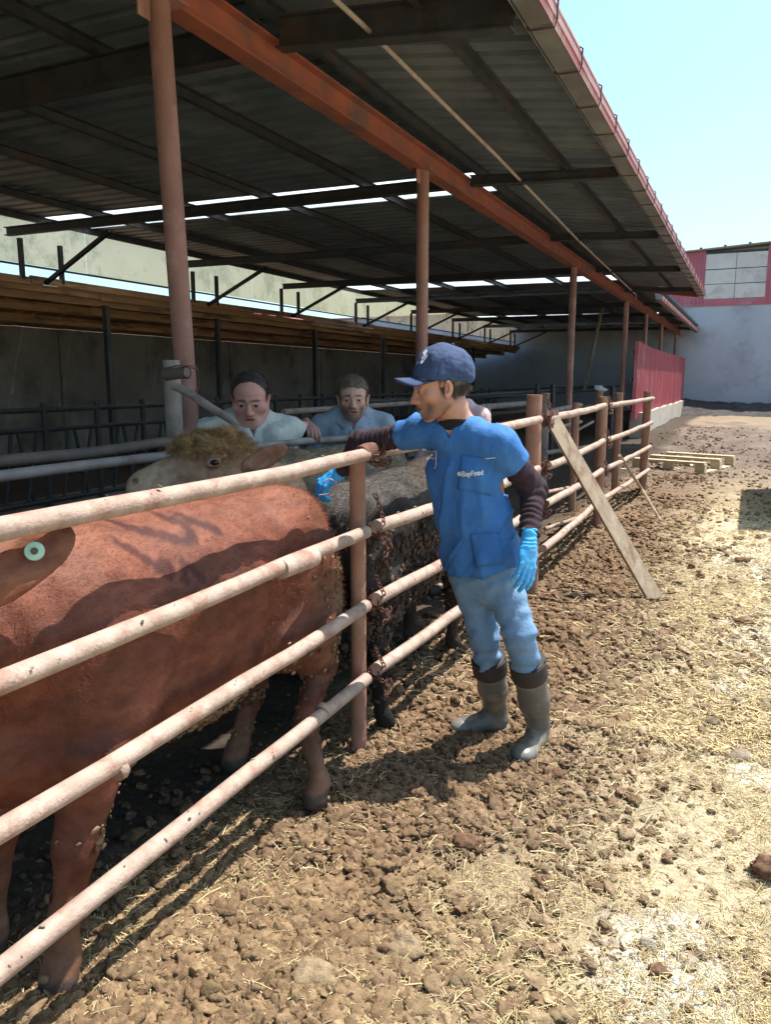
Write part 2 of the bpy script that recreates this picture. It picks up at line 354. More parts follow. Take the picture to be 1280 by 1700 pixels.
# straw
def straw(name, n, y0, y1, L0, L1, w, seed, label):
    def dn(x, y):
        p = np.stack([x, y, 0*x], -1); return np.clip((.16+.84*straw_amt(x, y)+.55*sstep(2.6, 1.3, y))*(.45+.6*fbm(p, 2.2, 3, 91)), .02, 1)*sstep(-1.85, -1.45, x)
    q = scatter(n, y0, y1, -2.4, 3.4, dn, seed); r = np.random.default_rng(seed+5); a = r.random(n)*2*math.pi; el = r.normal(.05, .22, n)
    L = L0+(L1-L0)*r.random(n)**2; z = gh(q[:, 0], q[:, 1])+.008+r.random(n)*.012
    d = np.stack([np.cos(a)*np.cos(el), np.sin(a)*np.cos(el), np.sin(el)], 1); sd = np.stack([-np.sin(a), np.cos(a), 0*a], 1); upv = np.cross(d, sd)
    c = np.stack([q[:, 0], q[:, 1], z], 1); ww = (w*(.6+.8*r.random(n)))[:, None]; V = []
    for t, b in ((-.5, 0), (.05, .06), (.5, 0)):
        cc = c+d*(L*t)[:, None]+upv*(L*b)[:, None]
        for k in range(3): an = 2*math.pi*k/3; V.append(cc+sd*ww*math.cos(an)+upv*ww*math.sin(an))
    V = np.stack(V, 1).reshape(-1, 3); F = []
    for s0 in (0, 3):
        for k in range(3): F.append((s0+k, s0+(k+1) % 3, s0+3+(k+1) % 3, s0+3+k))
    F = (np.array(F)[None]+(np.arange(n)*9)[:, None, None]).reshape(-1, 4)
    cl = np.array([.62, .50, .30])*(.6+.6*r.random(n))[:, None]*np.stack([np.ones(n), .92+.12*r.random(n), .8+.3*r.random(n)], 1)
    o = link(name, npmesh(name, V, F, np.repeat(cl, 9, 0)), M['straw']); return tag(o, label, 'straw', kind='stuff')
M['straw'] = mat('straw', (1, 1, 1), (.8, .78, .7), 60, .7, 0, attr=True, spec=.3)
straw('straw_chaff', 78000, 1.0, 4.2, .006, .040, .0010, 11, 'fine yellow straw chaff lying over the near yard ground')
straw('loose_straw', 3500, 1.0, 3.8, .04, .10, .0015, 14, 'longer loose straw stalks scattered over the near yard')
straw('far_straw', 40000, 3.4, 16, .02, .09, .0022, 12, 'straw litter spread over the yard further back')
# single clods that stand out
def lump(px, py, s, label, flat=.75, col=(.17, .10, .065)):
    g = gz(px, py); g[2] = float(gh(np.array([g[0]]), np.array([g[1]]))[0]); BV, BF = ico(3); V = BV*(1+.3*vnoise(BV, 1.7, int(px))+.12*vnoise(BV, 5., 3)+.06*vnoise(BV, 12., 5))[:, None]*s*[1.25, .95, flat]
    o = link('manure_clod', npmesh('manure_clod', V, BF, np.tile(col, (len(V), 1))), M['clod'], loc=tuple(g+[0, 0, s*flat*.55])); tag(o, label, 'clod', 'large clods lying on the yard')
lump(1272, 1462, .040, 'dark brown clod cut by the right picture edge in the low foreground', .9)
lump(1235, 1040, .045, 'dark flattened clod lying alone on pale ground at the far right', .5)
lump(272//2+640, 1160+510//2, .040, 'round brown clod on the crumbly bank below the grey rubber boots')
lump(925, 1265+30, .034, 'brown clod lying just right of the front boot toe', .8)
lump(672, 1590, .045, 'large rounded clod at the bottom edge among straw', .8, (.3, .22, .14))
lump(520, 1640, .055, 'broad pale clod at the bottom of the picture beside the fence', .6, (.32, .24, .15))
lump(1095, 1625+0, .024, 'small dark clod on bright bare ground near the bottom right', .7)
lump(1232, 935, .05, 'dark clod standing on pale straw right of the leaning plank foot', .6)
# ================================================================== CATTLE SHED
XB = -3.0
shed = empty('cattle_shed', (XB, 8.4, 0), 'long open fronted cattle shed with dark corrugated roof on brown steel posts', 'shed')
SLOPE = .012
def rz(x): return 4.0-.012*(x-XB) if x < XB else 4.0-.138*(x-XB)      # underside of the sheets
def sheet(x0, x1, y0, w, pitch=.25, dep=.055, th=.006, zf=rz):
    prof = []; k = int(round(w/pitch))
    for i in range(k):
        b = y0+i*pitch; prof += [(b, 0), (b+pitch*.60, 0), (b+pitch*.66, dep), (b+pitch*.94, dep)]
    prof.append((y0+w, 0)); n = len(prof); V = []
    for x in (x0, x1):
        for t in (0, th):
            for (yy, zz) in prof: V.append((x, yy, zf(x)+zz+t))
    F = []
    for j in range(n-1):
        F += [(j, j+1, 2*n+j+1, 2*n+j), (n+j, 3*n+j, 3*n+j+1, n+j+1), (j, n+j, n+j+1, j+1), (2*n+j, 2*n+j+1, 3*n+j+1, 3*n+j)]
    F += [(0, 2*n, 3*n, n), (n-1, 2*n-1, 4*n-1, 3*n-1)]
    return V, F
RX0 = -10.45; E1 = -1.235; E2 = -2.25; YE = 20.95
Y = 1.15-6
yy = Y
LIGHTS = (9.15, 19.15, 30.3)
while yy < 36.9:
    xe = E1 if yy < YE-.5 else E2
    isl = next((q for q in LIGHTS if abs(q-yy) < .02), None)
    w = 1.0
    nxt = min([q for q in LIGHTS if q > yy+.02]+[99, YE if yy < YE-.02 else 99])
    if yy+w > nxt-.02: w = nxt-yy
    kw = dict(pitch=w/4)
    jz = random.uniform(0, .006)
    zf = lambda x, jz=jz: rz(x)+jz
    if isl is not None:
        V, F = sheet(RX0, XB, yy, w, zf=zf, **kw); MB().add(V, F).build('skylight_sheet', M['skylight'], shed)
        V, F = sheet(XB, xe, yy, w, zf=zf, **kw); MB().add(V, F).build('roof_sheet', M['roof'], shed)
    else:
        for a, b in ((RX0, XB), (XB, xe)):
            V, F = sheet(a, b, yy, w, zf=zf, **kw); MB().add(V, F).build('roof_sheet', M['roof'], shed)
    yy += w
# purlins along the shed
for px in (-10.2, -9.0, -7.4, -6.0, -4.5, -3.0, -1.95):
    y1 = 36.8 if px < E2-.1 else YE-.05; z = rz(px)-.002
    m = MB()
    z = rz(px+.05)-.002; m.box((px-.002, -3, z-.10), (px+.002, y1, z)); m.box((px+.002, -3, z-.004), (px+.05, y1, z-.001)); m.box((px+.002, -3, z-.10), (px+.05, y1, z-.096))
    m.build('purlin', M['steel_dark'], shed)
# cross frames
FR = [4.62-3.8*1, 4.62, 8.42, 12.15, 15.95, 19.7, 23.6, 27.4, 31.2, 35.0]
def ibeam(m, a, b, h, w, up=(0, 0, 1), tf=.012):
    a = np.array(a, float); b = np.array(b, float); d = nrm(b-a); R = frame(d, up); L = np.linalg.norm(b-a)
    m.box((-.005, 0, -h/2+tf), (.005, L, h/2-tf), R, a); m.box((-w/2, 0, h/2-tf), (w/2, L, h/2), R, a); m.box((-w/2, 0, -h/2), (w/2, L, -h/2+tf), R, a)
for fy in FR:
    xe = E1-.12 if fy < YE else E2-.05
    hb_ = .22 if fy < 5 else .12; zb_ = 3.80 if fy < 5 else 3.725
    m = MB(); ibeam(m, (-10.15, fy, zb_+.03), (XB-.08, fy, zb_), hb_, .10); ibeam(m, (XB+.08, fy, zb_), (xe, fy, 3.645), hb_*.9, .10); o = m.build('cross_beam', M['steel_dark'], shed)
# long red beam
m = MB(); ibeam(m, (XB, -3, 3.68), (XB, 36.9, 3.62), .20, .14, tf=.014); m.box((XB-.07, -3, 3.66), (XB-.066, 36.9, 3.67)); m.build('long_beam', M['beam_red'], shed, label='orange red beam carried along the post tops')
# posts
POSTS = [(3.61, .060, (-.21, 0)), (7.25, .060, (0, 0)), (14.29, .064, (0, 0)), (20.83, .062, (0, 0)), (24.9, .06, (0, 0)), (29.4, .06, (0, 0)), (35.2, .06, (0, 0))]
for (py, r, ln) in POSTS:
    m = MB(); P = [np.array([XB+(0 if py > 4 else 0), py, 3.56])*1.0]
    if py < 4:      # the near post leans
        top = gz(262, 3, 3.56); bot = onX(313, 700, XB-.02); dd = (bot-top); bot = top+dd*((-.3-3.56)/dd[2]); P = [bot+(top-bot)*t for t in np.linspace(0, 1, 9)]
    else: P = [np.array([XB, py, z]) for z in np.linspace(-.3, 3.56, 9)]
    m.tube(P, r, 20); m.box((-.11, -.11, 0), (.11, .11, .012), None, P[-1]); m.box((-.005, -.16, -.12), (.005, -.07, 0), None, P[-1])
    m.build('post', M['post_red'], shed, smooth=True)
# gutter
def gutter(y0, y1, xi, xo, z, parent):
    y = y0; k = 0
    while y < y1-.05:
        w = min(.715, y1-y); j = random.uniform(-.004, .004); m = MB()
        m.box((xi, y+.004, z+j), (xo, y+w-.004, z+j+.004)); m.box((xi, y+.004, z+j+.004), (xi+.004, y+w-.004, z+.10)); m.build('gutter_floor', M['gutter_grey'], parent)
        m = MB(); m.box((xo, y+.002, z+j-.006), (xo+.006, y+w-.002, z+j+.045)); m.box((xo+.006, y+.002, z+j+.04), (xo+.016, y+w-.002, z+j+.052)); m.box((xo+.001, y+.002, z+j+.045), (xo+.005, y+w-.002, z+j+.085))
        m.box((xo, y+.002, z+j+.10), (xo+.018, y+w-.002, z+j+.112)); m.build('gutter_front', M['gutter_red'], parent)
        m = MB(); m.box((xo+.0055, y+.002, z+j+.052), (xo+.0085, y+w-.002, z+j+.10)); m.build('gutter_band', M['sheet_edge'], parent)
        m = MB(); b = y+.02
        m.tube([(xi-.03, b, z+.02), (xi-.004, b, z-.006), (xo+.01, b, z-.012), (xo+.024, b, z+.03), (xo+.02, b+.01, z+.08), (xo+.026, b, z+.125), (xo+.002, b, z+.14)], .0055, 6); m.build('gutter_bracket', M['wire'], parent, smooth=True)
        y += w; k += 1
gutter(-2.4, YE, -1.31, -1.175, 3.60, shed)
gutter(YE+.3, 36.7, -2.36, -2.22, 3.60, shed)
m = MB(); m.bar((-1.33, -2.4, 3.685), (-1.33, YE, 3.685), .01, .15); m.build('eave_board', M['gutter_grey'], shed)
m = MB(); m.bar((-2.38, YE+.3, 3.76), (-2.38, 36.7, 3.76), .01, .24); m.build('eave_board', M['gutter_grey'], shed)
m = MB(); m.bar((XB+.1, YE, 3.88), (-1.32, YE, 3.66), .02, .14); m.build('end_trim', M['beam_red'], shed)
# pale cable
m = MB(); m.tube([(-2.25, 2.5, 3.68), (-2.27, 4.5, 3.70), (-2.33, 7.4, 3.68), (-2.50, 12, 3.66), (-2.78, 20.8, 3.70), (-2.78, 20.8, 3.60)], .016, 8); m.build('cable', M['cable'], shed, smooth=True)
# clerestory sheets, struts and braces at the rear
XC = -10.32
yv = -2.0
while yv < 36.5:
    w = min(2.42, 36.6-yv); m = MB(); t = random.uniform(-.02, .02)
    m.box((XC-.004, yv+.006, 3.37+t), (XC, yv+w-.006, 4.03)); m.build('clerestory_sheet', M['clerestory'], shed); yv += w
m = MB(); m.box((XC-.03, -2, 3.33), (XC+.03, 36.6, 3.355)); m.build('clerestory_rail', M['steel_black'], shed)
m = MB(); m.box((XC+.005, -2, 4.03), (XC+.05, 36.6, 4.06)); m.build('clerestory_rail', M['steel_black'], shed)
for fy in [8.6, 12.6, 15.8, 19.6, 23.5, 27.4, 31.2, 35.]:
    for dy in (0, .75):
        m = MB(); m.bar((-10.1, fy+dy, 3.1), (-10.1, fy+dy, 3.69), .06, .06); m.build('strut', M['steel_black'], shed)
    m = MB(); m.bar((-10.07, fy+.4, 3.08), (-8.5, fy+.2, 3.70), .055, .055); m.build('brace', M['steel_black'], shed)
for (a, b, c, d) in ((631, 556, 634, 604), (634, 558, 630, 590), (637, 560, 637, 612), (642, 562, 640, 585)):
    m = MB(); p0 = onX(a, b, -9.9); p1_ = onX(c, d, -9.9); m.tube([p0, (p0+p1_)/2+[0, .03, 0], p1_], .012, 5); m.build('hanging_wire', M['wire'], shed, smooth=True)
# interior slanting prop
m = MB(); m.pipe(onX(1004, 493, -4.4), onX(970, 650, -4.4), .055, 8, 3); tag(m.build('leaning_prop', M['wood_old'], None, smooth=True), 'pale slanting pole leaning inside the shed near its far end', 'pole')
# ---- rear lean-to with brown boards
lt = empty('lean_to', (-10.1, 8, 0), 'low rear lean to with brown timber boards under its roof and dirty plastered back wall', 'lean-to')
def lrow(x, z, w, h, mt, name, y0=-3., y1=36.6, L=4.0, jit=.02):
    y = y0+random.uniform(-1, 0)
    while y < y1:
        e = min(y+L, y1); m = MB(); dz = random.uniform(-jit, jit); m.bar((x, y+.005, z+dz), (x, e-.005, z+random.uniform(-jit, jit)), w, h); m.build(name, mt, lt); y = e
lrow(-10.10, 3.10, .05, .11, M['wood_brown'], 'fascia_board')
lrow(-10.16, 2.98, .05, .10, M['wood_brown'], 'fascia_board', L=3.3)
lrow(-10.3, 2.90, .10, .13, M['wood_brown'], 'timber_beam', L=5, jit=.01)
lrow(-10.9, 2.80, .12, .15, M['wood_brown'], 'timber_beam', L=4.6, jit=.01)
lrow(-11.8, 2.68, .12, .15, M['wood_brown'], 'timber_beam', L=5.2, jit=.01)
y = -3.
while y < 36.6:
    m = MB(); jz = random.uniform(0, .01); V = [(-10.12, y, 3.02+jz), (-12.75, y, 2.60+jz), (-12.75, y+.29, 2.60+jz), (-10.12, y+.29, 3.02+jz)]; V += [(a, b, c+.03) for a, b, c in V]
    m.add(V, [(0, 1, 2, 3), (7, 6, 5, 4), (0, 4, 5, 1), (1, 5, 6, 2), (2, 6, 7, 3), (3, 7, 4, 0)]); m.build('ceiling_board', M['wood_brown'], lt); y += .3
for (px, py) in ((20, 9.2-1.4), (183, 10.3), (372, 13.4), (533, 17.4), (636, 21.5), (0, 25.8), (0, 30)):
    m = MB(); m.bar((-10.15, py, -.2), (-10.15, py, 2.85), .09, .09, (1, 0, 0)); m.build('post', M['steel_dark'], lt)
m = MB(); m.box((-13.0, -6, -.2), (-12.76, 37, 2.66)); m.build('back_wall', M['plaster'], lt)
for wy in (14.7, 19.5, 24.6, 29.5, 8.6):
    m = MB(); m.box((-12.81, wy, 1.45), (-12.78, wy+.75, 2.2)); w_ = m.build('window', M['void'], lt)
    m = MB()
    for a, b, c, d in ((wy-.05, 1.40, wy+.80, 1.45), (wy-.05, 2.2, wy+.80, 2.25)): m.box((-12.80, a, b), (-12.765, c, d))
    for a in (wy-.05, wy+.75): m.box((-12.80, a, 1.45), (-12.765, a+.05, 2.2))
    m.build('window_frame', M['steel_dark'], w_)
for wy in (11.6, 17.3, 22.2, 27):
    m = MB(); m.box((-12.8, wy, 0), (-12.72, wy+.1, 2.55)); m.build('wall_post', M['plaster'], lt)
# feed headlocks
fb = empty('feed_barrier', (-6.2, 6, 0), 'dark steel headlock feed barrier with slanted neck bars inside the shed', 'barrier')
for z in (1.31, 1.12, .42):
    m = MB(); m.pipe((-6.2, -1, z), (-6.2, 36, z), .026, 8, 4); m.build('rail', M['steel_black'], fb, smooth=True)
y = 2.
while y < 20:
    m = MB(); m.pipe((-6.2, y, 0), (-6.2, y, 1.38), .028, 8, 1); m.build('upright', M['steel_black'], fb)
    for a, b in ((.18, .30), (.50, .36), (.42, .60)):
        m = MB(); m.pipe((-6.2, y+a, .42), (-6.2, y+b, 1.14), .018, 6, 1); m.build('neck_bar', M['steel_black'], fb)
    y += .68
m = MB(); m.box((-6.45, -1, -.1), (-6.25, 36, .42)); m.build('trough_kerb', M['plaster'], fb)
# ================================================================== FAR BARN and yard end
fbn = empty('far_barn', (0, 37, 0), 'large grey rendered barn with pink red cladding closing the yard', 'barn')
m = MB(); m.box((-30, 37, -.5), (16, 37.3, 4.72)); m.build('wall', M['far_wall'], fbn)
m = MB(); m.box((-30, 36.96, 4.723), (16, 37.28, 4.80)); m.build('ledge', M['clad_red'], fbn)
def top(x): return 7.02+.05*(x+2.7)
x = -14.
while x < 15.9:
    w = 1.0
    if -2.15 <= x+.5 <= .35: x = .30; continue
    if x < -2.15 < x+w: w = -2.15-x
    m = MB(); n = 5; V = []; prof = []
    for i in range(n):
        b = x+i*w/n; prof += [(b, 0), (b+w/n*.45, 0), (b+w/n*.55, .035), (b+w/n*.9, .035)]
    prof.append((x+w, 0)); k = len(prof)
    for (a, d) in prof: V += [(a, 36.99-d, 4.8), (a, 36.99-d, top(a)-.02)]
    V += [(a, 37.02-d, z) for (a, d) in prof for z in (4.8, top(a)-.02)]
    F = [(2*j, 2*j+2, 2*j+3, 2*j+1) for j in range(k-1)]+[(2*k+2*j, 2*k+2*j+1, 2*k+2*j+3, 2*k+2*j+2) for j in range(k-1)]+[(2*j+1, 2*j+3, 2*k+2*j+3, 2*k+2*j+1) for j in range(k-1)]
    m.add(V, F); m.build('cladding_sheet', M['clad_red'], fbn); x += w
for r_, (z0, z1) in enumerate(((5.02, 5.62), (5.64, 6.24), (6.26, 6.88))):
    for (a, b) in ((-2.12, -.93), (-.91, .27)):
        m = MB(); m.box((a, 36.985, z0), (b, 37.01, z1-random.uniform(0, .02))); m.build('pale_panel', M['pale_panel'], fbn)
m = MB(); m.box((-2.2, 37.02, 4.9), (.35, 37.06, 6.98)); m.build('panel_backing', M['steel_dark'], fbn)
m = MB(); m.box((-2.15, 36.96, 4.80), (-2.12, 37, 7.0)); m.box((.27, 36.96, 4.80), (.30, 37, 7.08)); m.box((-2.12, 36.95, 4.80), (.27, 37, 5.01)); m.build('panel_frame', M['clad_red'], fbn)
m = MB(); V = []
for x_ in (-14, 16): V += [(x_, 36.8, top(x_)), (x_, 37.4, top(x_)), (x_, 36.8, top(x_)+.06), (x_, 37.4, top(x_)+.06)]
m.add(V, [(0, 4, 5, 1), (2, 3, 7, 6), (0, 2, 6, 4), (1, 5, 7, 3), (0, 1, 3, 2), (4, 6, 7, 5)]); m.build('roof_edge', M['wood_old'], fbn)
m = MB(); V = [(-14, 37.3, 6.4), (16, 37.3, 7.9), (16, 60, 9.2), (-14, 60, 7.7)]; V += [(a, b, c+.1) for a, b, c in V]; m.add(V, [(0, 1, 2, 3), (7, 6, 5, 4), (0, 4, 5, 1), (1, 5, 6, 2), (2, 6, 7, 3), (3, 7, 4, 0)]); m.build('roof', M['roof'], fbn)
x = -2.4
while x < 3: m = MB(); m.box((x, 36.78, top(x)+.06), (x+.10, 37.0, top(x)+.12)); m.build('roof_clip', M['rust_dark'], fbn); x += .95
# neighbour seen under the clerestory
nb = empty('red_roof_building', (-26, 48, 0), 'distant pale building with a red roof glimpsed under the clerestory', 'building')
m = MB(); m.box((-32, 38, 0), (-25.2, 60, 4.6)); m.build('wall', M['plaster'], nb)
m = MB(); V = [(-24.8, 37.6, 4.55), (-24.8, 60.5, 4.55), (-28.5, 60.5, 5.75), (-28.5, 37.6, 5.75)]; V += [(a, b, c+.1) for a, b, c in V]; m.add(V, [(0, 1, 2, 3), (7, 6, 5, 4), (0, 4, 5, 1), (1, 5, 6, 2), (2, 6, 7, 3), (3, 7, 4, 0)]); m.build('roof', M['clad_red'], nb)
# manure bank at the foot of the wall
u = np.linspace(-4.2, 14, 130); v = np.linspace(32.5, 37.05, 40); U, Vv = np.meshgrid(u, v, indexing='ij')
H = .62*sstep(33, 36.2, Vv+.5*fbm(np.stack([U, Vv, 0*U], -1), .5, 2, 4))*(1+.35*fbm(np.stack([U, Vv, 0*U], -1), .9, 4, 8))+.02+sstep(0, 8, U)*.15
H += .05*fbm(np.stack([U, Vv, 0*U], -1), 4., 3, 9); H = np.where(Vv < 33, -.1, H)
i = np.arange(129)[:, None]*40+np.arange(39)[None]; Fh = np.stack([i, i+40, i+41, i+1], -1).reshape(-1, 4); Vh = np.stack([U, Vv, H], -1).reshape(-1, 3)
M['heap'] = mat('dark_manure', (.07, .06, .055), (.035, .03, .03), 4, .95, .8, 20, bdist=.05)
tag(link('manure_heap', npmesh('manure_heap', Vh, Fh), M['heap']), 'dark manure bank heaped along the foot of the grey wall', 'manure heap', kind='stuff')
# red corrugated screen on concrete base
sc_ = empty('corrugated_screen', (-2.75, 20.7, 0), 'faded red corrugated metal screen standing on a pale concrete base along the yard', 'screen')
y = 20.72; xo = -2.72
while y < 36:
    w = .95; n = 4; prof = []; m = MB()
    for i in range(n):
        b = y+i*w/n; prof += [(b, 0), (b+w/n*.4, 0), (b+w/n*.48, .075), (b+w/n*.92, .075)]
    prof.append((y+w, 0)); V = []; tp = 2.50+.0*y+random.uniform(-.015, .015)+.05*sstep(20, 24, 44-y-0); k = len(prof); bt = .60+random.uniform(-.02, .02)
    for dx in (0, -.006): V += [(xo+d+dx, a, z) for (a, d) in prof for z in (bt, tp)]
    F = [(2*j, 2*j+2, 2*j+3, 2*j+1) for j in range(k-1)]+[(2*k+2*j, 2*k+2*j+1, 2*k+2*j+3, 2*k+2*j+2) for j in range(k-1)]+[(2*j+1, 2*j+3, 2*k+2*j+3, 2*k+2*j+1) for j in range(k-1)]
    m.add(V, F); m.build('corrugated_sheet', M['panel_red'], sc_); y += w+(.02 if not 30 < y < 31 else .12)
for z in (.9, 1.6, 2.3):
    m = MB(); m.bar((-2.80, 20.7, z), (-2.80, 36.4, z), .05, .06); m.build('sheet_rail', M['post_red'], sc_)
m = MB()
V = []
for yy_ in np.linspace(21.4, 36.8, 18):
    j = random.uniform(-.03, .03); V += [(-2.48+j*.5, yy_, -.4), (-2.54+j*.5, yy_, .72+j), (-2.86, yy_, .72+j), (-2.86, yy_, -.4)]
F = [(4*a, 4*a+4, 4*a+5, 4*a+1) for a in range(17)]+[(4*a+1, 4*a+5, 4*a+6, 4*a+2) for a in range(17)]+[(4*a+2, 4*a+6, 4*a+7, 4*a+3) for a in range(17)]+[(0, 1, 2, 3), (71, 70, 69, 68)]
m.add(V, F); m.build('concrete_base', M['concrete'], sc_)
# ================================================================== FENCE
XF = -1.385
fence = empty('pipe_fence', (XF, 2.8, 0), 'long cattle fence of dusty brown pipe rails chained to rusty posts', 'fence')
def fpost(x, y, z1, r, mt=M['rust_post'], tilt=(0, 0), p=fence, z0=-.3, open_top=True):
    m = MB(); m.tube([(x+tilt[0]*(z-z1)*-1, y+tilt[1]*(z1-z), z) for z in np.linspace(z0, z1, 8)], r, 16, wob=.012); return m.build('fence_post', mt, p, smooth=True)
fpost(XF-.055, 2.80, 1.285, .033); fpost(XF-.04, 5.60, 1.49, .058, tilt=(.012, .0)); fpost(-1.40, 8.42, 1.42, .052); fpost(-1.30, 11.45, 1.44, .055)
fpost(-1.62, 11.0, 1.42, .05); fpost(-1.98, 11.6, 1.44, .045); fpost(-1.44, 12.9, 1.36, .04); fpost(XF-.055, -.1, 1.3, .035)
PAN = [(.15, 2.765, XF, XF, (1.312, .972, .655, .335), (1.302, .985, .672, .352), .0268), (2.86, 5.53, XF, XF+.02, (1.31, .99, .675, .36), (1.315, .955, .66, .31), .029),
       (5.70, 8.36, XF+.04, XF+.01, (1.315, .955, .67, .33), (1.33, .96, .645, .33), .030), (8.47, 11.5, XF+.03, -1.235, (1.33, .96, .65, .33), (1.335, 1.0, .66, .33), .029)]
for pi, (y0, y1, xa, xb, za, zb, r) in enumerate(PAN):
    for a, b in zip(za, zb):
        m = MB(); m.pipe((xa, y0, a), (xb, y1, b), r, 16, 9, random.uniform(.004, .016), .0028)
        m.build('rail', M['rail'], fence, smooth=True)
# splice piece on rail two and weld collars
p = onX(465, 945, XF); q = onX(520, 925, XF); d = nrm(q-p); m = MB(); m.tube([p, p+(q-p)*.5, q], [.0345, .035, .034], 14); m.build('splice_sleeve', M['rail'], fence, smooth=True)
for (a, b) in ((388//2, 1160+230//2), (1075//2, 1160+40//2)):
    p = onX(a, b, XF); m = MB(); m.tube([p-[0, .012, .004], p, p+[0, .012, .004]], [.031, .0345, .031], 14); m.build('weld_collar', M['rail'], fence, smooth=True)
# wrap of top rail end round post at centre
m = MB(); m.tube([(XF-.01, 2.74, 1.305), (XF-.01, 2.80, 1.31), (XF-.005, 2.86, 1.312)], [.034, .037, .034], 14); m.build('rail_sleeve', M['rust_dark'], fence, smooth=True)
# board nailed inside second panel (weathered)
# chains
def link_mesh(c, d, u, L=.05, w=.028, r=.0045):
    P = []; d = nrm(d); u = np.array(u); s = nrm(np.cross(d, u)); n = 10; M_ = MB(); V = []
    for i in range(n):
        a = 2*math.pi*i/n; P.append(c+d*math.cos(a)*(L/2)+s*math.sin(a)*(w/2))
    for i in range(n):
        t = nrm(P[(i+1) % n]-P[i-1]); nn = nrm(np.cross(t, np.cross(d, s))); b = np.cross(t, nn)
        for j in range(5): an = 2*math.pi*j/5; V.append(P[i]+(nn*math.cos(an)+b*math.sin(an))*r)
    F = [(i*5+j, i*5+(j+1) % 5, ((i+1) % n)*5+(j+1) % 5, ((i+1) % n)*5+j) for i in range(n) for j in range(5)]
    return V, F
def chain(pts, label, sc=1.):
    P = np.array(pts, float); seg = np.linalg.norm(np.diff(P, axis=0), axis=1); T = np.concatenate([[0], np.cumsum(seg)]); L = .038*sc; n = int(T[-1]/L)
    root = empty('chain', tuple(P[0]), label, 'chain', 'rusty chains tying the fence panels to their posts')
    for i in range(n+1):
        s = i*L; c = np.array([np.interp(s, T, P[:, k]) for k in range(3)]); c2 = np.array([np.interp(s+.01, T, P[:, k]) for k in range(3)]); d = c2-c
        if np.linalg.norm(d) < 1e-6: d = np.array([0, 0, 1.])
        u = (1, 0, 0) if i % 2 else (0, 1, .1)
        if abs(nrm(d)@nrm(u)) > .9: u = (0, 0, 1)
        V, F = link_mesh(c, d, nrm(u), .05*sc, .03*sc, .005*sc); MB().add(V, F).build('chain_link', M['rust_dark'], root, smooth=True)
def knot(x, y, z, lab, drop=.16, up=.16, sc=1., r=.05):
    P = [(x+.02, y+.0, z+up)]
    P += [(x+.03, y+.03, z+up*.5), (x+.035, y+.045, z+.03)]
    for k in range(9): a = k*1.15; P.append((x-.01+r*math.cos(a), y+.05+.02*math.sin(a*1.7), z+r*.9*math.sin(a)-.004*k))
    P += [(x+.045, y+.05, z-.05), (x+.04, y+.035, z-drop), (x+.05, y+.075, z-drop*.7), (x+.042, y+.09, z-.04)]
    chain(P, lab, sc)
knot(XF, 2.82, .985, 'rusty chain knotted round the second rail at the centre post', .12, .14, .58, .028)
knot(XF, 2.82, .672, 'rusty chain knotted round the third rail at the centre post', .09, .11, .58, .028)
knot(XF, 2.82, .352, 'rusty chain hanging in loops at the lowest rail of the centre post', .12, .11, .58, .028)
knot(XF+.01, 2.80, 1.30, 'rusty wire chain wound round the top rail beside the reaching arm', .03, .0, .6, .04)
knot(XF+.03, 5.64, 1.315, 'chain hanging down the tall post above the leaning plank', .05, .16, .9, .035)
knot(XF+.03, 5.64, .955, 'chain tied round the second rail at the tall post behind the blue man', .08, .06, .9, .035)
knot(XF+.03, 5.64, .66, 'chain tied round the third rail at the tall post behind the blue man', .08, .05, .9, .035)
knot(-1.36, 8.40, 1.33, 'chain hanging at the top of the thinner post right of the plank', .08, .08, 1., .03)
knot(-1.36, 8.40, .96, 'chain round the second rail of the thinner post right of the plank', .08, .10, 1., .03)
knot(-1.36, 8.40, .645, 'chain round the third rail of the thinner post right of the plank', .06, .08, 1., .03)
m = MB(); a = gz(905, 702, 1.34); m.bar((XF+.06, 5.55, 1.36), (XF+.06, 5.95, 1.35), .012, .035); m.build('latch_plate', M['rust_dark'], fence)
# dried muck on the tall post
P = []; r = np.random.default_rng(4)
for i in range(260): a = r.random()*6.28; z = .62+.30*r.random(); P.append((XF-.045+.058*math.cos(a), 5.6+.058*math.sin(a), z))
V, F = clodcloud(np.array(P), .006+.012*r.random(260)**2, None, 0, .8, 8); o = link('dried_muck', npmesh('dried_muck', V, F, np.tile((.2, .13, .09), (len(V), 1))), M['clod'], fence); tag(o, kind='stuff')
r = np.random.default_rng(14); P = []; N_ = []
for k in range(170):
    pi = r.integers(0, 3); y0, y1, xa, xb, za, zb, rr = PAN[pi]; j = r.integers(0, 4); t = r.random(); a = r.uniform(-.3, 2.2); n_ = np.array([math.cos(a), 0, math.sin(a)])
    P.append(np.array([xa+(xb-xa)*t, y0+(y1-y0)*t, za[j]+(zb[j]-za[j])*t])+n_*(rr-.001)); N_.append(n_)
V, F = clodcloud(np.array(P), .0025+.007*r.random(170)**3, np.array(N_), 1, .35, 9); o = link('dried_splashes', npmesh('dried_splashes', V, F, np.repeat(np.array([.5, .42, .34])*r.uniform(.3, 1.2, (170, 1)), len(V)//170, 0)), M['clod'], fence); tag(o, kind='stuff')
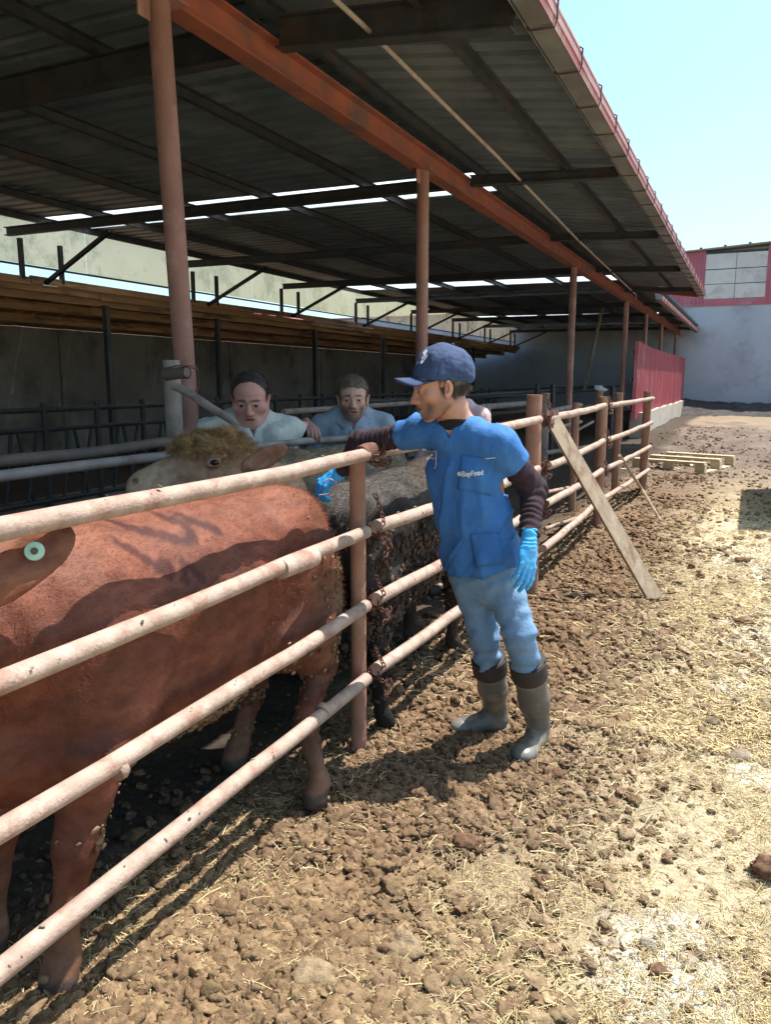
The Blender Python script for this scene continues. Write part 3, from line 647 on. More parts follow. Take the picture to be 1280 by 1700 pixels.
# inner fence lines
inn = empty('inner_fence', (-2.6, 3, 0), 'grey pipe rail fence between the crowded cattle and the two watching men', 'fence')
RA = [onX(-60, 797, -2.62), onX(5, 790, -2.62), onX(130, 774, -2.61), onX(258, 759, -2.60), onX(430, 741, -2.53), onX(500, 733, -2.50), onX(580, 728, -2.46), onX(690, 722, -2.42)]
m = MB(); m.tube(RA, .024, 12); m.build('rail', M['rail_grey'], inn, smooth=True)
m = MB(); m.tube([p-[0, 0, .34] for p in RA], .024, 10); m.build('rail', M['rail_grey'], inn, smooth=True)
m = MB(); m.tube([p-[0, 0, .66] for p in RA], .024, 10); m.build('rail', M['rail_grey'], inn, smooth=True)
m = MB(); m.tube([onX(-60, 772, -2.86), onX(5, 765, -2.86), onX(150, 752, -2.86), onX(285, 732, -2.86)], .028, 10); m.build('rail', M['rail_dark'], inn, smooth=True)
for (x, y) in ((-2.63, 1.9), (-2.44, 5.4)): fpost(x-.05, y, 1.25, .035, M['rail_grey'], p=inn)
# short grey post tied to the leaning post, with stub pipes
tp = onX(284, 598, -2.93); m = MB(); m.tube([(tp[0], tp[1]+.0, z) for z in np.linspace(-.2, tp[2], 6)], .048, 14); m.build('fence_post', M['rail_grey'], inn, smooth=True)
m = MB(); a = at(275, 622, 4.05); b = at(310, 618, 3.98); m.tube([a, (a+b)/2, b], [.032, .03, .033], 12, cap=False); m.tube([b, a], [.026, .026], 12); m.build('stub_pipe', M['rail_dark'], inn, smooth=True)
m = MB(); m.tube([at(288, 640, 3.95), at(312, 652, 3.92), at(345, 674, 3.85), at(378, 694, 3.78), at(396, 707, 3.75)], [.024, .021, .022, .02, .014], 10); tag(m.build('bent_pipe', M['rail_grey'], None, smooth=True), 'bent rusty pipe slanting down from the wired post to the cream bull poll', 'pipe')
m = MB()
for z, dz in ((.0, .0), (.012, .01)):
    m.tube([at(272, 612+z*300, 4.12), at(300, 606+z*300, 3.98), at(326, 608+z*300, 4.15), at(330, 640, 4.2), at(322, 655, 4.1)], .004, 5)
tag(m.build('tie_wire', M['rust_dark'], None), 'rusty wire loops tying the short grey post to the leaning brown post', 'wire')
fen2 = empty('shed_pens', (-3.2, 10, 0), 'dim pen rails and posts inside the shed beyond the man in blue', 'pen rails')
def seg(p, q, X, r, mt, name='rail', X2=None): m = MB(); m.pipe(onX(*p, X), onX(*q, X if X2 is None else X2), r, 8, 4); return m.build(name, mt, fen2, smooth=True)
seg((470, 684), (700, 668), -4.2, .03, M['rail_grey']); seg((560, 668), (905, 655), -5.0, .03, M['steel_dark']); seg((700, 662), (1040, 640), -4.6, .03, M['steel_dark']); seg((780, 690), (1040, 668), -3.6, .03, M['steel_dark'])
seg((800, 676), (895, 668), -3.4, .045, M['rail_grey']); seg((905, 684), (965, 672), -2.6, .035, M['rail_grey']); seg((905, 715), (965, 700), -2.6, .03, M['rail_grey']); seg((905, 752), (1000, 738), -2.4, .03, M['rail_grey'])
seg((905, 818), (1000, 798), -1.95, .022, M['rail']); seg((905, 878), (1000, 846), -1.72, .02, M['rail']); seg((930, 730), (985, 700), -2.2, .02, M['rail_grey'])
for (x, y, z1, r, mt) in ((-2.45, 7.6, 1.32, .07, M['rail_grey']), (-1.86, 9.3, 1.33, .045, M['rust_post']), (-2.55, 10.6, 1.42, .07, M['rail_grey']), (-4.6, 12, 1.5, .05, M['steel_dark']), (-4.4, 17.5, 1.5, .05, M['steel_dark']), (-3.6, 15.6, 1.5, .05, M['steel_dark']), (-2.9, 18.6, 1.45, .06, M['steel_dark']), (-5, 9.6, 1.45, .05, M['steel_dark'])):
    fpost(x, y, z1, r, mt, p=fen2)
lumpo = MB(); V, F = clodcloud(np.array([(-1.98, 11.6, 1.47)]), np.array([.075]), None, 2, .6, 3); o = link('plastic_bag', npmesh('plastic_bag', V, F), M['skylight']); tag(o, 'crumpled white bag on top of the post by the red screen', 'bag')
# leaning plank, stick, pallet
foot = gz(1093, 1003); tpp = np.array([XF+.045, 5.83, 1.30]); d = tpp-foot; m = MB(); R = frame(d, (1, -.9, .2)); L = np.linalg.norm(d)
m.box((-.06, -.03, -.014), (.06, L, .014), R, foot); tag(m.build('leaning_plank', M['wood_old']), 'weathered plank leaning from the yard against the top rail', 'plank')
m = MB(); m.tube([gz(1099, 866), onX(1066, 812, -1.12)*1., onX(1029, 756, -1.33)], [.016, .017, .02], 8); tag(m.build('wooden_stick', M['wood_old'], smooth=True), 'thin wooden stick leaning against the lower rails near the pallet', 'stick')
pal = empty('pallet', (-.95, 14.9, 0), 'broken pale wooden pallet lying on the yard beyond the fence end', 'pallet')
Rp = np.array([[math.cos(-.28), -math.sin(-.28), 0], [math.sin(-.28), math.cos(-.28), 0], [0, 0, 1]]); O = np.array([-.98, 14.8, .03])
def pb(lo, hi, name): m = MB(); m.box(lo, hi, Rp, O); m.build(name, M['wood_pale'], pal)
for k, y in enumerate((-.75, 0.0, .75)):
    pb((-.62, y-.075, .165), (.62, y+.075, .20), 'top_board')
    for x in (-.55, 0, .55): pb((x-.08, y-.06, .03), (x+.08, y+.06, .163), 'block')
for x in (-.55, 0, .55): pb((x-.06, -.82, .0), (x+.06, .82, .028), 'bottom_board')
pb((-.75, -1.05, .0), (-.2, -.97, .022), 'loose_board')
# unseen box with wheels, added out to the right: its corner throws the patch of shade on the yard
tr = empty('shade_caster', (1.6, 11.2, 0), 'unseen grey box on wheels added right of the view to shade the yard', 'shade caster')
m = MB(); m.box((.58, 9.62, .6), (2.7, 13.0, 2.4)); m.build('box_body', M['far_wall'], tr)
for y in (11.3, 12.2):
    for x in (.75, 2.5):
        m = MB(); m.tube([(x-.1, y, .38), (x+.1, y, .38)], .38, 20); m.build('wheel', M['steel_black'], tr, smooth=True)
# ================================================================== CATTLE
M['hide'] = mat('short_hair_hide', (1, 1, 1), (.62, .56, .53), 26, .62, .45, 170, attr=True, spec=.28, stretch=(1, .45, 1), bdist=.006)
M['muddy_hide'] = mat('muddy_hide', (1, 1, 1), (.6, .56, .52), 26, .85, .9, 120, attr=True, spec=.2, bdist=.02)
M['dung'] = mat('dried_dung', (1, 1, 1), (.65, .62, .6), 50, .92, .7, 150, attr=True, spec=.12)
M['eye_dark'] = mat('eye_dark', (.012, .010, .010), None, 3, .15, 0)
M['curl'] = mat('curly_hair', (.50, .31, .14), (.36, .21, .09), 40, .7, 0, attr=False)
M['tag'] = mat('tag_green', (.25, .48, .36), (.36, .55, .42), 30, .45, .1)
M['horn'] = mat('hoof', (.10, .08, .065), None, 20, .7, .4)
def bull_field(sc=1., res=.014, hind=(0, 0, 0, 0), head=True, lo=(-.22, -.5, -.04), hi=(2.5, .5, 1.6), neck=((1.35, 0, 1.0), (1.85, 0, 1.05)), tail=True, width=1., fs=0.):
    F = Field(np.array(lo)*sc, np.array(hi)*sc, res); e = lambda c, r, k=.08, R=None: F.ell(np.array(c)*sc*[1, width, 1], np.array(r)*sc*[1, width, 1], R, k*sc)
    def ch(pts, rs, k=.05): F.chain([np.array(p)*sc*[1, width, 1] for p in pts], [r*sc for r in rs], k*sc)
    e((.27, 0, .90), (.28, .225, .27)); e((.36, 0, 1.06), (.33, .17, .12)); e((.84, 0, .93), (.66, .265, .25)); e((.84, 0, .78), (.62, .21, .28)); e((.80, 0, .98), (.7, .16, .19))
    e((.90, 0, .68), (.48, .185, .20)); e((1.26, 0, .90), (.30, .25, .28)); e((1.28, 0, .74), (.26, .19, .24)); e((1.20, 0, 1.05), (.30, .13, .13)); e((1.46, 0, .66), (.17, .13, .16)); e((.72, 0, .63), (.36, .165, .20)); e((.10, 0, 1.0), (.13, .14, .13)); e((.40, .13, 1.05), (.09, .08, .06), .05); e((.40, -.13, 1.05), (.09, .08, .06), .05)
    for s, (hx, hy, ox, oy) in ((1, hind[0:4]), (-1, hind[4:8] if len(hind) > 4 else hind[0:4])):
        e((.18, s*.14, .72), (.19, .11, .31), .06); e((.36, s*.15, .62), (.12, .08, .13), .06)
        ch([(.22, s*.14, .60), (.10+hx, s*(.145+hy*.5), .44), (.15+hx*.6+ox*.5, s*(.15+hy*.8), .25), (.20+ox, s*(.15+oy), .09)], [.12, .058, .038, .037], .03)
        ch([(.08+hx, s*(.145+hy*.5), .50), (.10+hx, s*(.145+hy*.5), .42)], [.035, .04], .03)
        ch([(.20+ox, s*(.15+oy), .09), (.235+ox, s*(.15+oy), .035)], [.044, .050], .02)
        e((1.28, s*.15, .78), (.16, .10, .26), .06)
        ch([(1.29+fs*.4, s*.15, .62), (1.30+fs*.7, s*.145, .38), (1.31+fs*.9, s*.14, .22), (1.31+fs, s*.14, .08)], [.10, .056, .039, .039], .03); e((1.305+fs*.7, s*.14, .38), (.058, .052, .07), .03)
        ch([(1.31+fs, s*.14, .08), (1.34+fs, s*.14, .035)], [.046, .056], .02)
    ch([neck[0], neck[1]], [.215, .155], .1)
    ch([(.76, 0, .50), (.66, 0, .415)], [.05, .028], .05)
    if tail: ch([(.03, 0, 1.06), (-.015, 0, .98), (-.03, 0, .75), (-.02, .0, .45)], [.035, .028, .02, .016], .02)
    if head:
        a = np.array(neck[1]); ch([a+[-.05, 0, 0], a+[.12, 0, .02], a+[.42, 0, -.20]], [.14, .125, .075], .06); e(a+[.44, 0, -.22], (.08, .075, .06), .04)
    F.half((0, 0, .0), (0, 0, -1)); return F
def bull(name, label, O, dirn, fn_col, fld, sc=1., mt='hide', clump=None, nz=.004, extra=None, yaw=0., clump_fn=None, clump_n=900, csize=(.006, .016), ccol=(.30, .24, .15), group=None):
    V, F = fld.mesh(); N = vnormals(V, F); V = V+N*(nz*fbm(V, 14, 3, 5)+.007*np.sin(V[:, 0]*52+V[:, 2]*10+2*vnoise(V, 5, 3))*sstep(1.34, 1.5, V[:, 0])+.004*np.sin(V[:, 0]*62-V[:, 2]*16)*np.exp(-((V[:, 0]-.8)/.3)**2)*sstep(1.1, .95, V[:, 2])*sstep(.6, .7, V[:, 2])-.010*np.exp(-((V[:, 0]-1.08-.25*(V[:, 2]-.9))/.035)**2)*sstep(.6, .8, V[:, 2])*sstep(1.15, 1.0, V[:, 2])-.010*np.exp(-((V[:, 0]-.50+.2*(V[:, 2]-.9))/.04)**2)*sstep(1.05, .9, V[:, 2]))[:, None]+N*(.006*fbm(V, 4.5, 2, 9))[:, None]
    X = np.array([math.cos(yaw)*0+0, dirn, 0.]); X = np.array([math.sin(yaw)*1., dirn*math.cos(yaw), 0]); Yl = np.cross(UPV, X); R = np.stack([X, Yl, UPV], 1)
    Wd = V@R.T; root = empty(name, tuple(O), label, 'cattle', group); O = np.array(O, float)
    col = fn_col(V, Wd+O); parts = [(Wd, F if np.linalg.det(R) > 0 else F[:, ::-1], col)]
    if extra: parts += extra(O)
    a, b, c = joinm(parts); body = link('body', npmesh('body', a, b, c), M[mt], root, loc=(0, 0, 0))
    if clump_fn is not None:
        Nw = N@R.T; w = np.clip(clump_fn(V, Wd+O, Nw), 0, None); w = w/w.sum(); r = np.random.default_rng(len(name)+clump_n); idx = r.choice(len(V), clump_n, p=w)
        s = csize[0]+(csize[1]-csize[0])*r.random(clump_n)**2.5; P = Wd[idx]+Nw[idx]*(s*.25)[:, None]+r.normal(0, .004, (clump_n, 3))
        cv, cf = clodcloud(P, s, Nw[idx], 1, .6, 5); cc = np.array(ccol)*(.5+.8*r.random(clump_n))[:, None]
        o = link('dung_clumps', npmesh('dung_clumps', cv, cf, np.repeat(cc, len(cv)//clump_n, 0)), M['dung'], root, loc=(0, 0, 0)); tag(o, kind='stuff')
    return root, V, Wd, N@R.T
def polymask(P2, strokes, w):
    d = np.full(len(P2), 9.)
    for st in strokes:
        for a, b in zip(st[:-1], st[1:]):
            a = np.array(a); b = np.array(b); ab = b-a; t = np.clip(((P2-a)@ab)/(ab@ab), 0, 1); d = np.minimum(d, np.linalg.norm(P2-a-t[:, None]*ab, axis=1))
    return d
# ---- red bull, facing the camera side
RO = (-1.685, 2.76, 0.)
strokes = [[(480, 225), (500, 240), (520, 250), (545, 258), (570, 265), (600, 278), (622, 262)], [(625, 262), (640, 215), (612, 204)], [(655, 200), (680, 225), (705, 235)], [(412, 288), (440, 312), (470, 345), (500, 383)],
           [(500, 345), (520, 352), (508, 388)], [(548, 390), (562, 345), (595, 388)]]
strokes = [[(lambda q: (q[1], q[2]))(onX(a/2, 760+b/2, -1.53)) for a, b in s] for s in strokes]
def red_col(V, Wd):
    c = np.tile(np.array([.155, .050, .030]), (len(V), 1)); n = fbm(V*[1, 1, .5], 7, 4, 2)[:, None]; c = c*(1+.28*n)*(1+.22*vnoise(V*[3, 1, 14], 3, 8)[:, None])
    top_ = sstep(1.0, 1.2, V[:, 2])[:, None]; c = c*(1-top_*.35)+np.array([.27, .105, .060])*top_*.35  # sunlit tone of the back put into the hide colour
    d = polymask(Wd[:, 1:], strokes, .01)+.006*vnoise(V, 60, 3)+.004*vnoise(V, 130, 4); m = (sstep(.0225, .008, d)*(Wd[:, 0] > -1.75))[:, None]*.9; c = c*(1-m)+np.array([.05, .008, .004])*m
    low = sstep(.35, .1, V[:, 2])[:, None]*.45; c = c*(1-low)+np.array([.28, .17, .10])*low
    d = np.exp(-((V[:, 0]-.1)/.16)**2-((V[:, 2]-.7)/.25)**2)[:, None]*(.5+.5*n); d = np.clip(d, 0, .6); c = c*(1-d)+np.array([.33, .22, .13])*d
    d = np.linalg.norm(V-[.655, 0, .41], axis=1); m = sstep(.05, .02, d)[:, None]; c = c*(1-m)+np.array([.7, .2, .2])*m
    hf = sstep(.075, .055, V[:, 2])[:, None]; c = c*(1-hf)+np.array([.07, .05, .04])*hf
    return np.clip(c, .01, .9)
def red_clump(V, Wd, N):
    a = np.exp(-((V[:, 0]-.10)/.13)**2-((V[:, 2]-.66)/.26)**2)*(V[:, 1] > .02)*1.0+np.exp(-((V[:, 0]-.85)/.28)**2)*sstep(.62, .50, V[:, 2])*sstep(.34, .40, V[:, 2])*5.
    a += np.exp(-((V[:, 0]-.18)/.1)**2)*sstep(.42, .3, V[:, 2])*.7+.03*sstep(.7, .4, V[:, 2])
    return a*(.2+np.clip(fbm(V, 9, 2, 4), 0, 1))
rf = bull_field(1., .0125, fs=.17, hind=(0, .0, .20, .15, 0, 0, .1, 0), neck=((1.35, 0, .98), (1.85, 0, 1.0)))
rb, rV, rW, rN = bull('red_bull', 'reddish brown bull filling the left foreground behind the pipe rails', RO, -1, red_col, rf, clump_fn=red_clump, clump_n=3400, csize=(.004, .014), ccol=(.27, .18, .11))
# its ear with a round tag
ef = Field((-.2, -.1, -.2), (.2, .1, .2), .005); ef.ell((0, 0, 0), (.135, .016, .062), k=.01); ef.ell((-.08, -.01, -.01), (.09, .035, .05), k=.03); ef.ell((.02, .035, 0), (.09, .03, .04), k=.02, mode='sub')
eV, eF = ef.mesh(); eN = vnormals(eV, eF); eV = eV+eN*(.002*fbm(eV, 40, 2))[:, None]
er = frame((.95, -.15, .05), UPV); # local y -> towards camera side
ec = onX(44, 925, -1.425); xax = nrm(onX(112, 884, -1.42)-onX(0, 952, -1.43)); nrmv = nrm(CAMP-ec); zax = nrm(np.cross(xax, -nrmv)); yax = np.cross(zax, xax); Re = np.stack([xax, yax, zax], 1)
flipy = 1 if yax@nrmv > 0 else -1
Ew = (eV*[1, flipy, 1])@Re.T+ec; ecol = np.tile((.20, .07, .035), (len(eV), 1)); m_ = sstep(.02, .0, np.abs(eV[:, 2]))[:, None]*(eV[:, 1] > 0)[:, None]*.5; ecol = ecol*(1-m_)+np.array([.12, .045, .035])*m_
ear = link('ear', npmesh('ear', Ew-np.array(RO), eF if flipy > 0 else eF[:, ::-1], ecol), M['hide'], rb, loc=(0, 0, 0)); tag(ear, label='drooping dark red ear carrying a round green tag')
bt = MB(); c0 = ec+(at(55, 916, 1.9)-at(44, 925, 1.9))+nrmv*.014; bt.tube([c0, c0+nrmv*.006], [.0215, .020], 20); t_ = bt.build('ear_tag', M['tag'], None, smooth=True); t_.parent = ear; t_.matrix_parent_inverse = Matrix.Translation(-Vector(RO))
bt = MB(); bt.tube([c0+nrmv*.006, c0+nrmv*.010], [.008, .007], 12); t2 = bt.build('tag_button', M['horn'], None, smooth=True); t2.parent = ear; t2.matrix_parent_inverse = Matrix.Translation(-Vector(RO))
# ---- black muddy bull, facing away
BO = (-1.665, 2.95, -.02)
def blk_col(V, Wd):
    c = np.tile(np.array([.028, .025, .025]), (len(V), 1)); n = fbm(V, 8, 4, 12)[:, None]
    t = sstep(.95, 1.08, V[:, 2]+.06*n[:, 0])[:, None]*.65; c = c*(1-t)+np.array([.17, .15, .135])*t  # back greyed: its lit look is painted into the black coat
    t = (np.exp(-((V[:, 0]-.02)/.14)**2)*sstep(.55, .8, V[:, 2])*sstep(1.1, .95, V[:, 2]))[:, None]*.6; c = c*(1-t)+np.array([.10, .09, .085])*t
    b = sstep(.55, 1.0, V[:, 0]+.2*n[:, 0])[:, None]*.8; c = c*(1-b)+np.array([.10, .07, .055])*b
    return np.clip(c*(1+.3*n), .01, .9)
def blk_clump(V, Wd, N): return sstep(1.0, .8, V[:, 2])*sstep(.12, .3, V[:, 2])*(.25+np.clip(fbm(V, 6, 3, 8)+.3, 0, 1))*(V[:, 1]*-1 > -.12)
bf = bull_field(.96, .014, hind=(.0, .0, -.10, .0, .0, .06, -.10, .07), neck=((1.35, 0, 1.0), (1.8, .05, 1.02)), width=1.06)
bb, bV, bW, bN = bull('black_bull', 'mud crusted black bull standing tail on behind the centre fence post', BO, 1, blk_col, bf, mt='muddy_hide', clump_fn=blk_clump, clump_n=4200, csize=(.004, .017), ccol=(.115, .078, .06), nz=.007)
# ---- cream bull behind, head turned to the left
CO = (-2.17, 3.10, 0.)
def crm_col(V, Wd):
    c = np.tile(np.array([.20, .155, .10]), (len(V), 1)); n = fbm(V, 7, 4, 22)[:, None]; return np.clip(c*(1+.3*n), .01, .9)
cf = bull_field(1.02, .018, head=False, neck=((1.35, 0, 1.0), (1.45, 0, 1.03)), width=.85)
# body field runs s from rump; place so that the shoulder end comes near Y 3.3
CO = (-2.17, 4.75, 0.)
def cream_head(O):
    A = lambda x, y, d: at(x, y, d)-O
    c0 = A(335, 775, 3.44); lo = np.minimum(A(190, 880, 3.3), A(480, 690, 3.9))-.25; hi = np.maximum(A(190, 700, 3.3), A(480, 880, 3.9))+.25
    f = Field(lo, hi, .008); Rv = np.stack([VR, VH, UPV], 1)
    f.ell(A(342, 772, 3.48), (.155, .125, .13), Rv, .05); f.ell(A(372, 752, 3.5), (.10, .10, .085), Rv, .05)
    f.chain([A(325, 792, 3.46), A(275, 800, 3.42), A(238, 812, 3.38)], [.105, .083, .073], .06); f.ell(A(236, 806, 3.37), (.06, .07, .05), Rv, .04)
    f.chain([A(340, 815, 3.46), A(260, 838, 3.40)], [.09, .06], .05)
    f.chain([A(390, 800, 3.55), A(430, 830, 3.85)-np.array([0, 0, .0]), np.array([-2.17, 3.55, 1.0])-O], [.14, .19, .22], .1)
    f.ell(A(353, 768, 3.345), (.034, .03, .022), Rv, .02); f.cap(A(335, 757, 3.36), A(372, 757, 3.36), .014, .014, .02)   # brow and eye swelling
    f.ell(A(354, 768, 3.32), (.022, .018, .011), Rv, .012, 'sub')
    f.ell(A(224, 800, 3.315), (.014, .02, .012), Rv, .012, 'sub')
    V, F = f.mesh(); N = vnormals(V, F); V = V+N*(.004*fbm(V, 16, 3, 3))[:, None]
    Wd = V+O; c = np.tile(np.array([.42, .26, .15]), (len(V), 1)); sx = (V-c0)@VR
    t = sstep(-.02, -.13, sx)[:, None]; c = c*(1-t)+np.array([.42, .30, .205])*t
    t = sstep(.06, .02, np.linalg.norm((V-A(352, 768, 3.33))*[1, 1, 1.6], axis=1))[:, None]*.9; c = c*(1-t*.6)+np.array([.34, .24, .21])*t*.6
    c *= (1+.2*fbm(V, 12, 3, 5))[:, None]
    return [(V, F, c)]
cb, cV, cW, cN = bull('cream_bull', 'cream bull with curly golden poll looking left behind the red bull', CO, -1, crm_col, cf, extra=cream_head, nz=.006)
O = np.array(CO)
m = MB(); p = at(356, 768, 3.335)-O; BV, BF = ico(2); m.add(BV*[.020, .02, .013]+p, [tuple(q) for q in BF]); e_ = m.build('eye', M['eye_dark'], cb, smooth=True, loc=(0, 0, 0))
f = Field((-.16, -.05, -.08), (.16, .05, .08), .005); f.ell((0, 0, 0), (.12, .017, .045), k=.01); f.ell((-.07, 0, 0), (.07, .035, .035), k=.03); f.ell((.02, -.03, 0), (.08, .025, .028), k=.015, mode='sub')
V, F = f.mesh(); a = at(412, 772, 3.43); b = at(468, 742, 3.40); xa = nrm(b-a); ya = nrm(VH-xa*(VH@xa)); za = np.cross(xa, ya); R = np.stack([xa, ya, za], 1); Wv = (V+[.06, 0, 0])@R.T+a-O+VR*.02
link('ear', npmesh('ear', Wv, F, np.tile((.36, .19, .12), (len(V), 1))*(1+.2*fbm(V, 20, 2))[:, None]), M['hide'], cb, loc=(0, 0, 0))
# curly hair on the poll: real strands
def strands(base, nor, L, r, n_seg, curl, seed, grav=.4, wdir=None):
    g = np.random.default_rng(seed); N = len(base); V = []; a = g.random(N)*6.28; fr = curl*(.7+.6*g.random(N)); u = np.cross(nor, g.normal(size=(N, 3))); u /= np.linalg.norm(u, axis=1)[:, None]; w = np.cross(nor, u)
    Ls = L*(.5+.8*g.random(N))
    for k in range(n_seg+1):
        t = k/n_seg; c = base+nor*(Ls*t*.75)[:, None]+(u*np.cos(a+fr*t)[:, None]+w*np.sin(a+fr*t)[:, None])*(Ls*.33*t)[:, None]-np.array([0, 0, 1])*(Ls*grav*t*t)[:, None]
        if wdir is not None: c = c+np.array(wdir)*(Ls*.6*t)[:, None]
        rr = r*(1-.75*t)
        for q in range(3): an = 2.094*q; V.append(c+u*rr*math.cos(an)+w*rr*math.sin(an))
    V = np.stack(V, 1).reshape(-1, 3); F = []
    for k in range(n_seg):
        for q in range(3): F.append((k*3+q, k*3+(q+1) % 3, k*3+3+(q+1) % 3, k*3+3+q))
    return V, (np.array(F)[None]+(np.arange(N)*3*(n_seg+1))[:, None, None]).reshape(-1, 4)
me = cb.children[0].data if cb.children[0].name.startswith('body') else [c for c in cb.children if c.name.startswith('body')][0].data
vv = np.zeros(len(me.vertices)*3, np.float32); me.vertices.foreach_get('co', vv); vv = vv.reshape(-1, 3).astype(float); vn = np.zeros(len(me.vertices)*3, np.float32); me.vertices.foreach_get('normal', vn); vn = vn.reshape(-1, 3).astype(float)
pc = at(350, 737, 3.48)-O; k = (vv-pc); e = np.sqrt(((k@VR)/.19)**2+((k@VH)/.17)**2+((k[:, 2])/.085)**2); w = sstep(1.15, .6, e); w /= w.sum()
g = np.random.default_rng(3); idx = g.choice(len(vv), 5200, p=w); V, F = strands(vv[idx]+g.normal(0, .004, (5200, 3)), vn[idx]+.45*np.stack([vnoise(vv[idx], 28, q_) for q_ in (1, 2, 3)], 1), .066, .0015, 6, 9., 9, .3); link('poll_hair', npmesh('poll_hair', V, F), M['curl'], cb, loc=(0, 0, 0))['kind'] = 'stuff'
# short hair along the lit backs of the three bulls for a soft outline
def fuzz(root, V, Wd, N, wfn, n, L, r, mt, seed, wdir, curl=1., sg=2):
    w = np.clip(wfn(V, N), 0, None); w /= w.sum(); g = np.random.default_rng(seed); idx = g.choice(len(V), n, p=w)
    a, b = strands(Wd[idx]+g.normal(0, .005, (n, 3)), N[idx], L, r, sg, curl, seed, .1, wdir); o = link('coat_hair', npmesh('coat_hair', a, b), mt, root, loc=(0, 0, 0)); o['kind'] = 'stuff'
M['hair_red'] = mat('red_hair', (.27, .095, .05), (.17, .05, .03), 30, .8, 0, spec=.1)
M['hair_grey'] = mat('grey_hair', (.10, .088, .08), (.04, .036, .034), 30, .6, 0)
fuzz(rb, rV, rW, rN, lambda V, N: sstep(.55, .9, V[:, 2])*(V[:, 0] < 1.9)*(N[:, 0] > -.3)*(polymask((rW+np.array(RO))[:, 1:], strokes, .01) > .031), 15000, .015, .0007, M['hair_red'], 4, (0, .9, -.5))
fuzz(bb, bV, bW, bN, lambda V, N: sstep(.75, 1.0, V[:, 2])*(N[:, 0] > -.5), 16000, .020, .0008, M['hair_grey'], 5, (0, -.5, -.3), 6., 4)
fuzz(cb, cV, cW, cN, lambda V, N: sstep(.95, 1.1, V[:, 2]), 6000, .025, .001, M['hair_grey'], 6, (0, .6, -.3))
# ================================================================== PEOPLE
M['skin'] = mat('skin', (1, 1, 1), (.9, .86, .84), 40, .55, .12, 260, attr=True, spec=.35, bdist=.002)
M['hair'] = mat('hair', (1, 1, 1), (.6, .58, .56), 70, .6, .5, 260, attr=True, bdist=.003, stretch=(1, 1, .3))
M['scrub'] = mat('blue_scrub_cloth', (.048, .165, .42), (.036, .135, .36), 12, .75, .55, 38, spec=.2, bdist=.012, c3=(.065, .185, .41), sc3=4)
M['sleeve'] = mat('plum_jersey', (.052, .034, .042), (.034, .023, .029), 20, .9, .25, 400, spec=.1, bdist=.002)
M['jeans'] = mat('washed_denim', (.17, .29, .45), (.11, .20, .35), 9, .85, .55, 45, spec=.15, c3=(.20, .32, .46), sc3=9, bdist=.010)
M['rubber'] = mat('grey_rubber', (.135, .125, .11), (.105, .098, .085), 10, .45, .12, 60, spec=.5, c3=(.25, .20, .14), sc3=9)
M['rubber_dark'] = mat('dark_lining', (.045, .038, .038), (.03, .026, .026), 10, .7, .3, 120)
M['rubber_toe'] = mat('pale_toe_rubber', (.165, .16, .148), (.135, .13, .118), 10, .4, .1, 60, spec=.5, c3=(.22, .18, .13), sc3=9)
M['sole'] = mat('boot_sole', (.10, .085, .07), (.16, .12, .08), 20, .8, .3, 60)
M['glove'] = mat('blue_nitrile', (.05, .40, .80), (.04, .34, .74), 14, .38, .25, 120, spec=.55, bdist=.003)
M['navy'] = mat('navy_twill', (.05, .075, .155), (.038, .06, .125), 14, .8, .25, 400, spec=.2, bdist=.002)
M['white'] = mat('white_print', (.78, .78, .78), (.7, .7, .7), 30, .7, 0)
M['black_knit'] = mat('black_knit', (.015, .014, .016), None, 30, .9, .2, 300)
M['polo_green'] = mat('grey_green_polo', (.50, .52, .48), (.42, .44, .41), 8, .85, .5, 40, spec=.15, bdist=.010)
M['polo_blue'] = mat('grey_blue_polo', (.28, .35, .43), (.23, .29, .37), 8, .85, .5, 40, spec=.15, bdist=.010)
M['polo_trim'] = mat('dark_polo_trim', (.03, .05, .08), None, 30, .8, 0)
M['trousers'] = mat('dark_trousers', (.05, .05, .06), (.035, .035, .045), 10, .85, .3, 200)
M['pink_jacket'] = mat('pale_pink_jacket', (.55, .40, .42), (.45, .32, .35), 8, .8, .2, 100)
M['red_collar'] = mat('red_collar', (.55, .03, .07), None, 10, .7, .1)
M['eyewhite'] = mat('eye_white', (.55, .5, .47), None, 10, .3, 0)
M['tube'] = mat('clear_tube', (.55, .50, .50), (.45, .35, .35), 10, .2, 0, spec=.6)
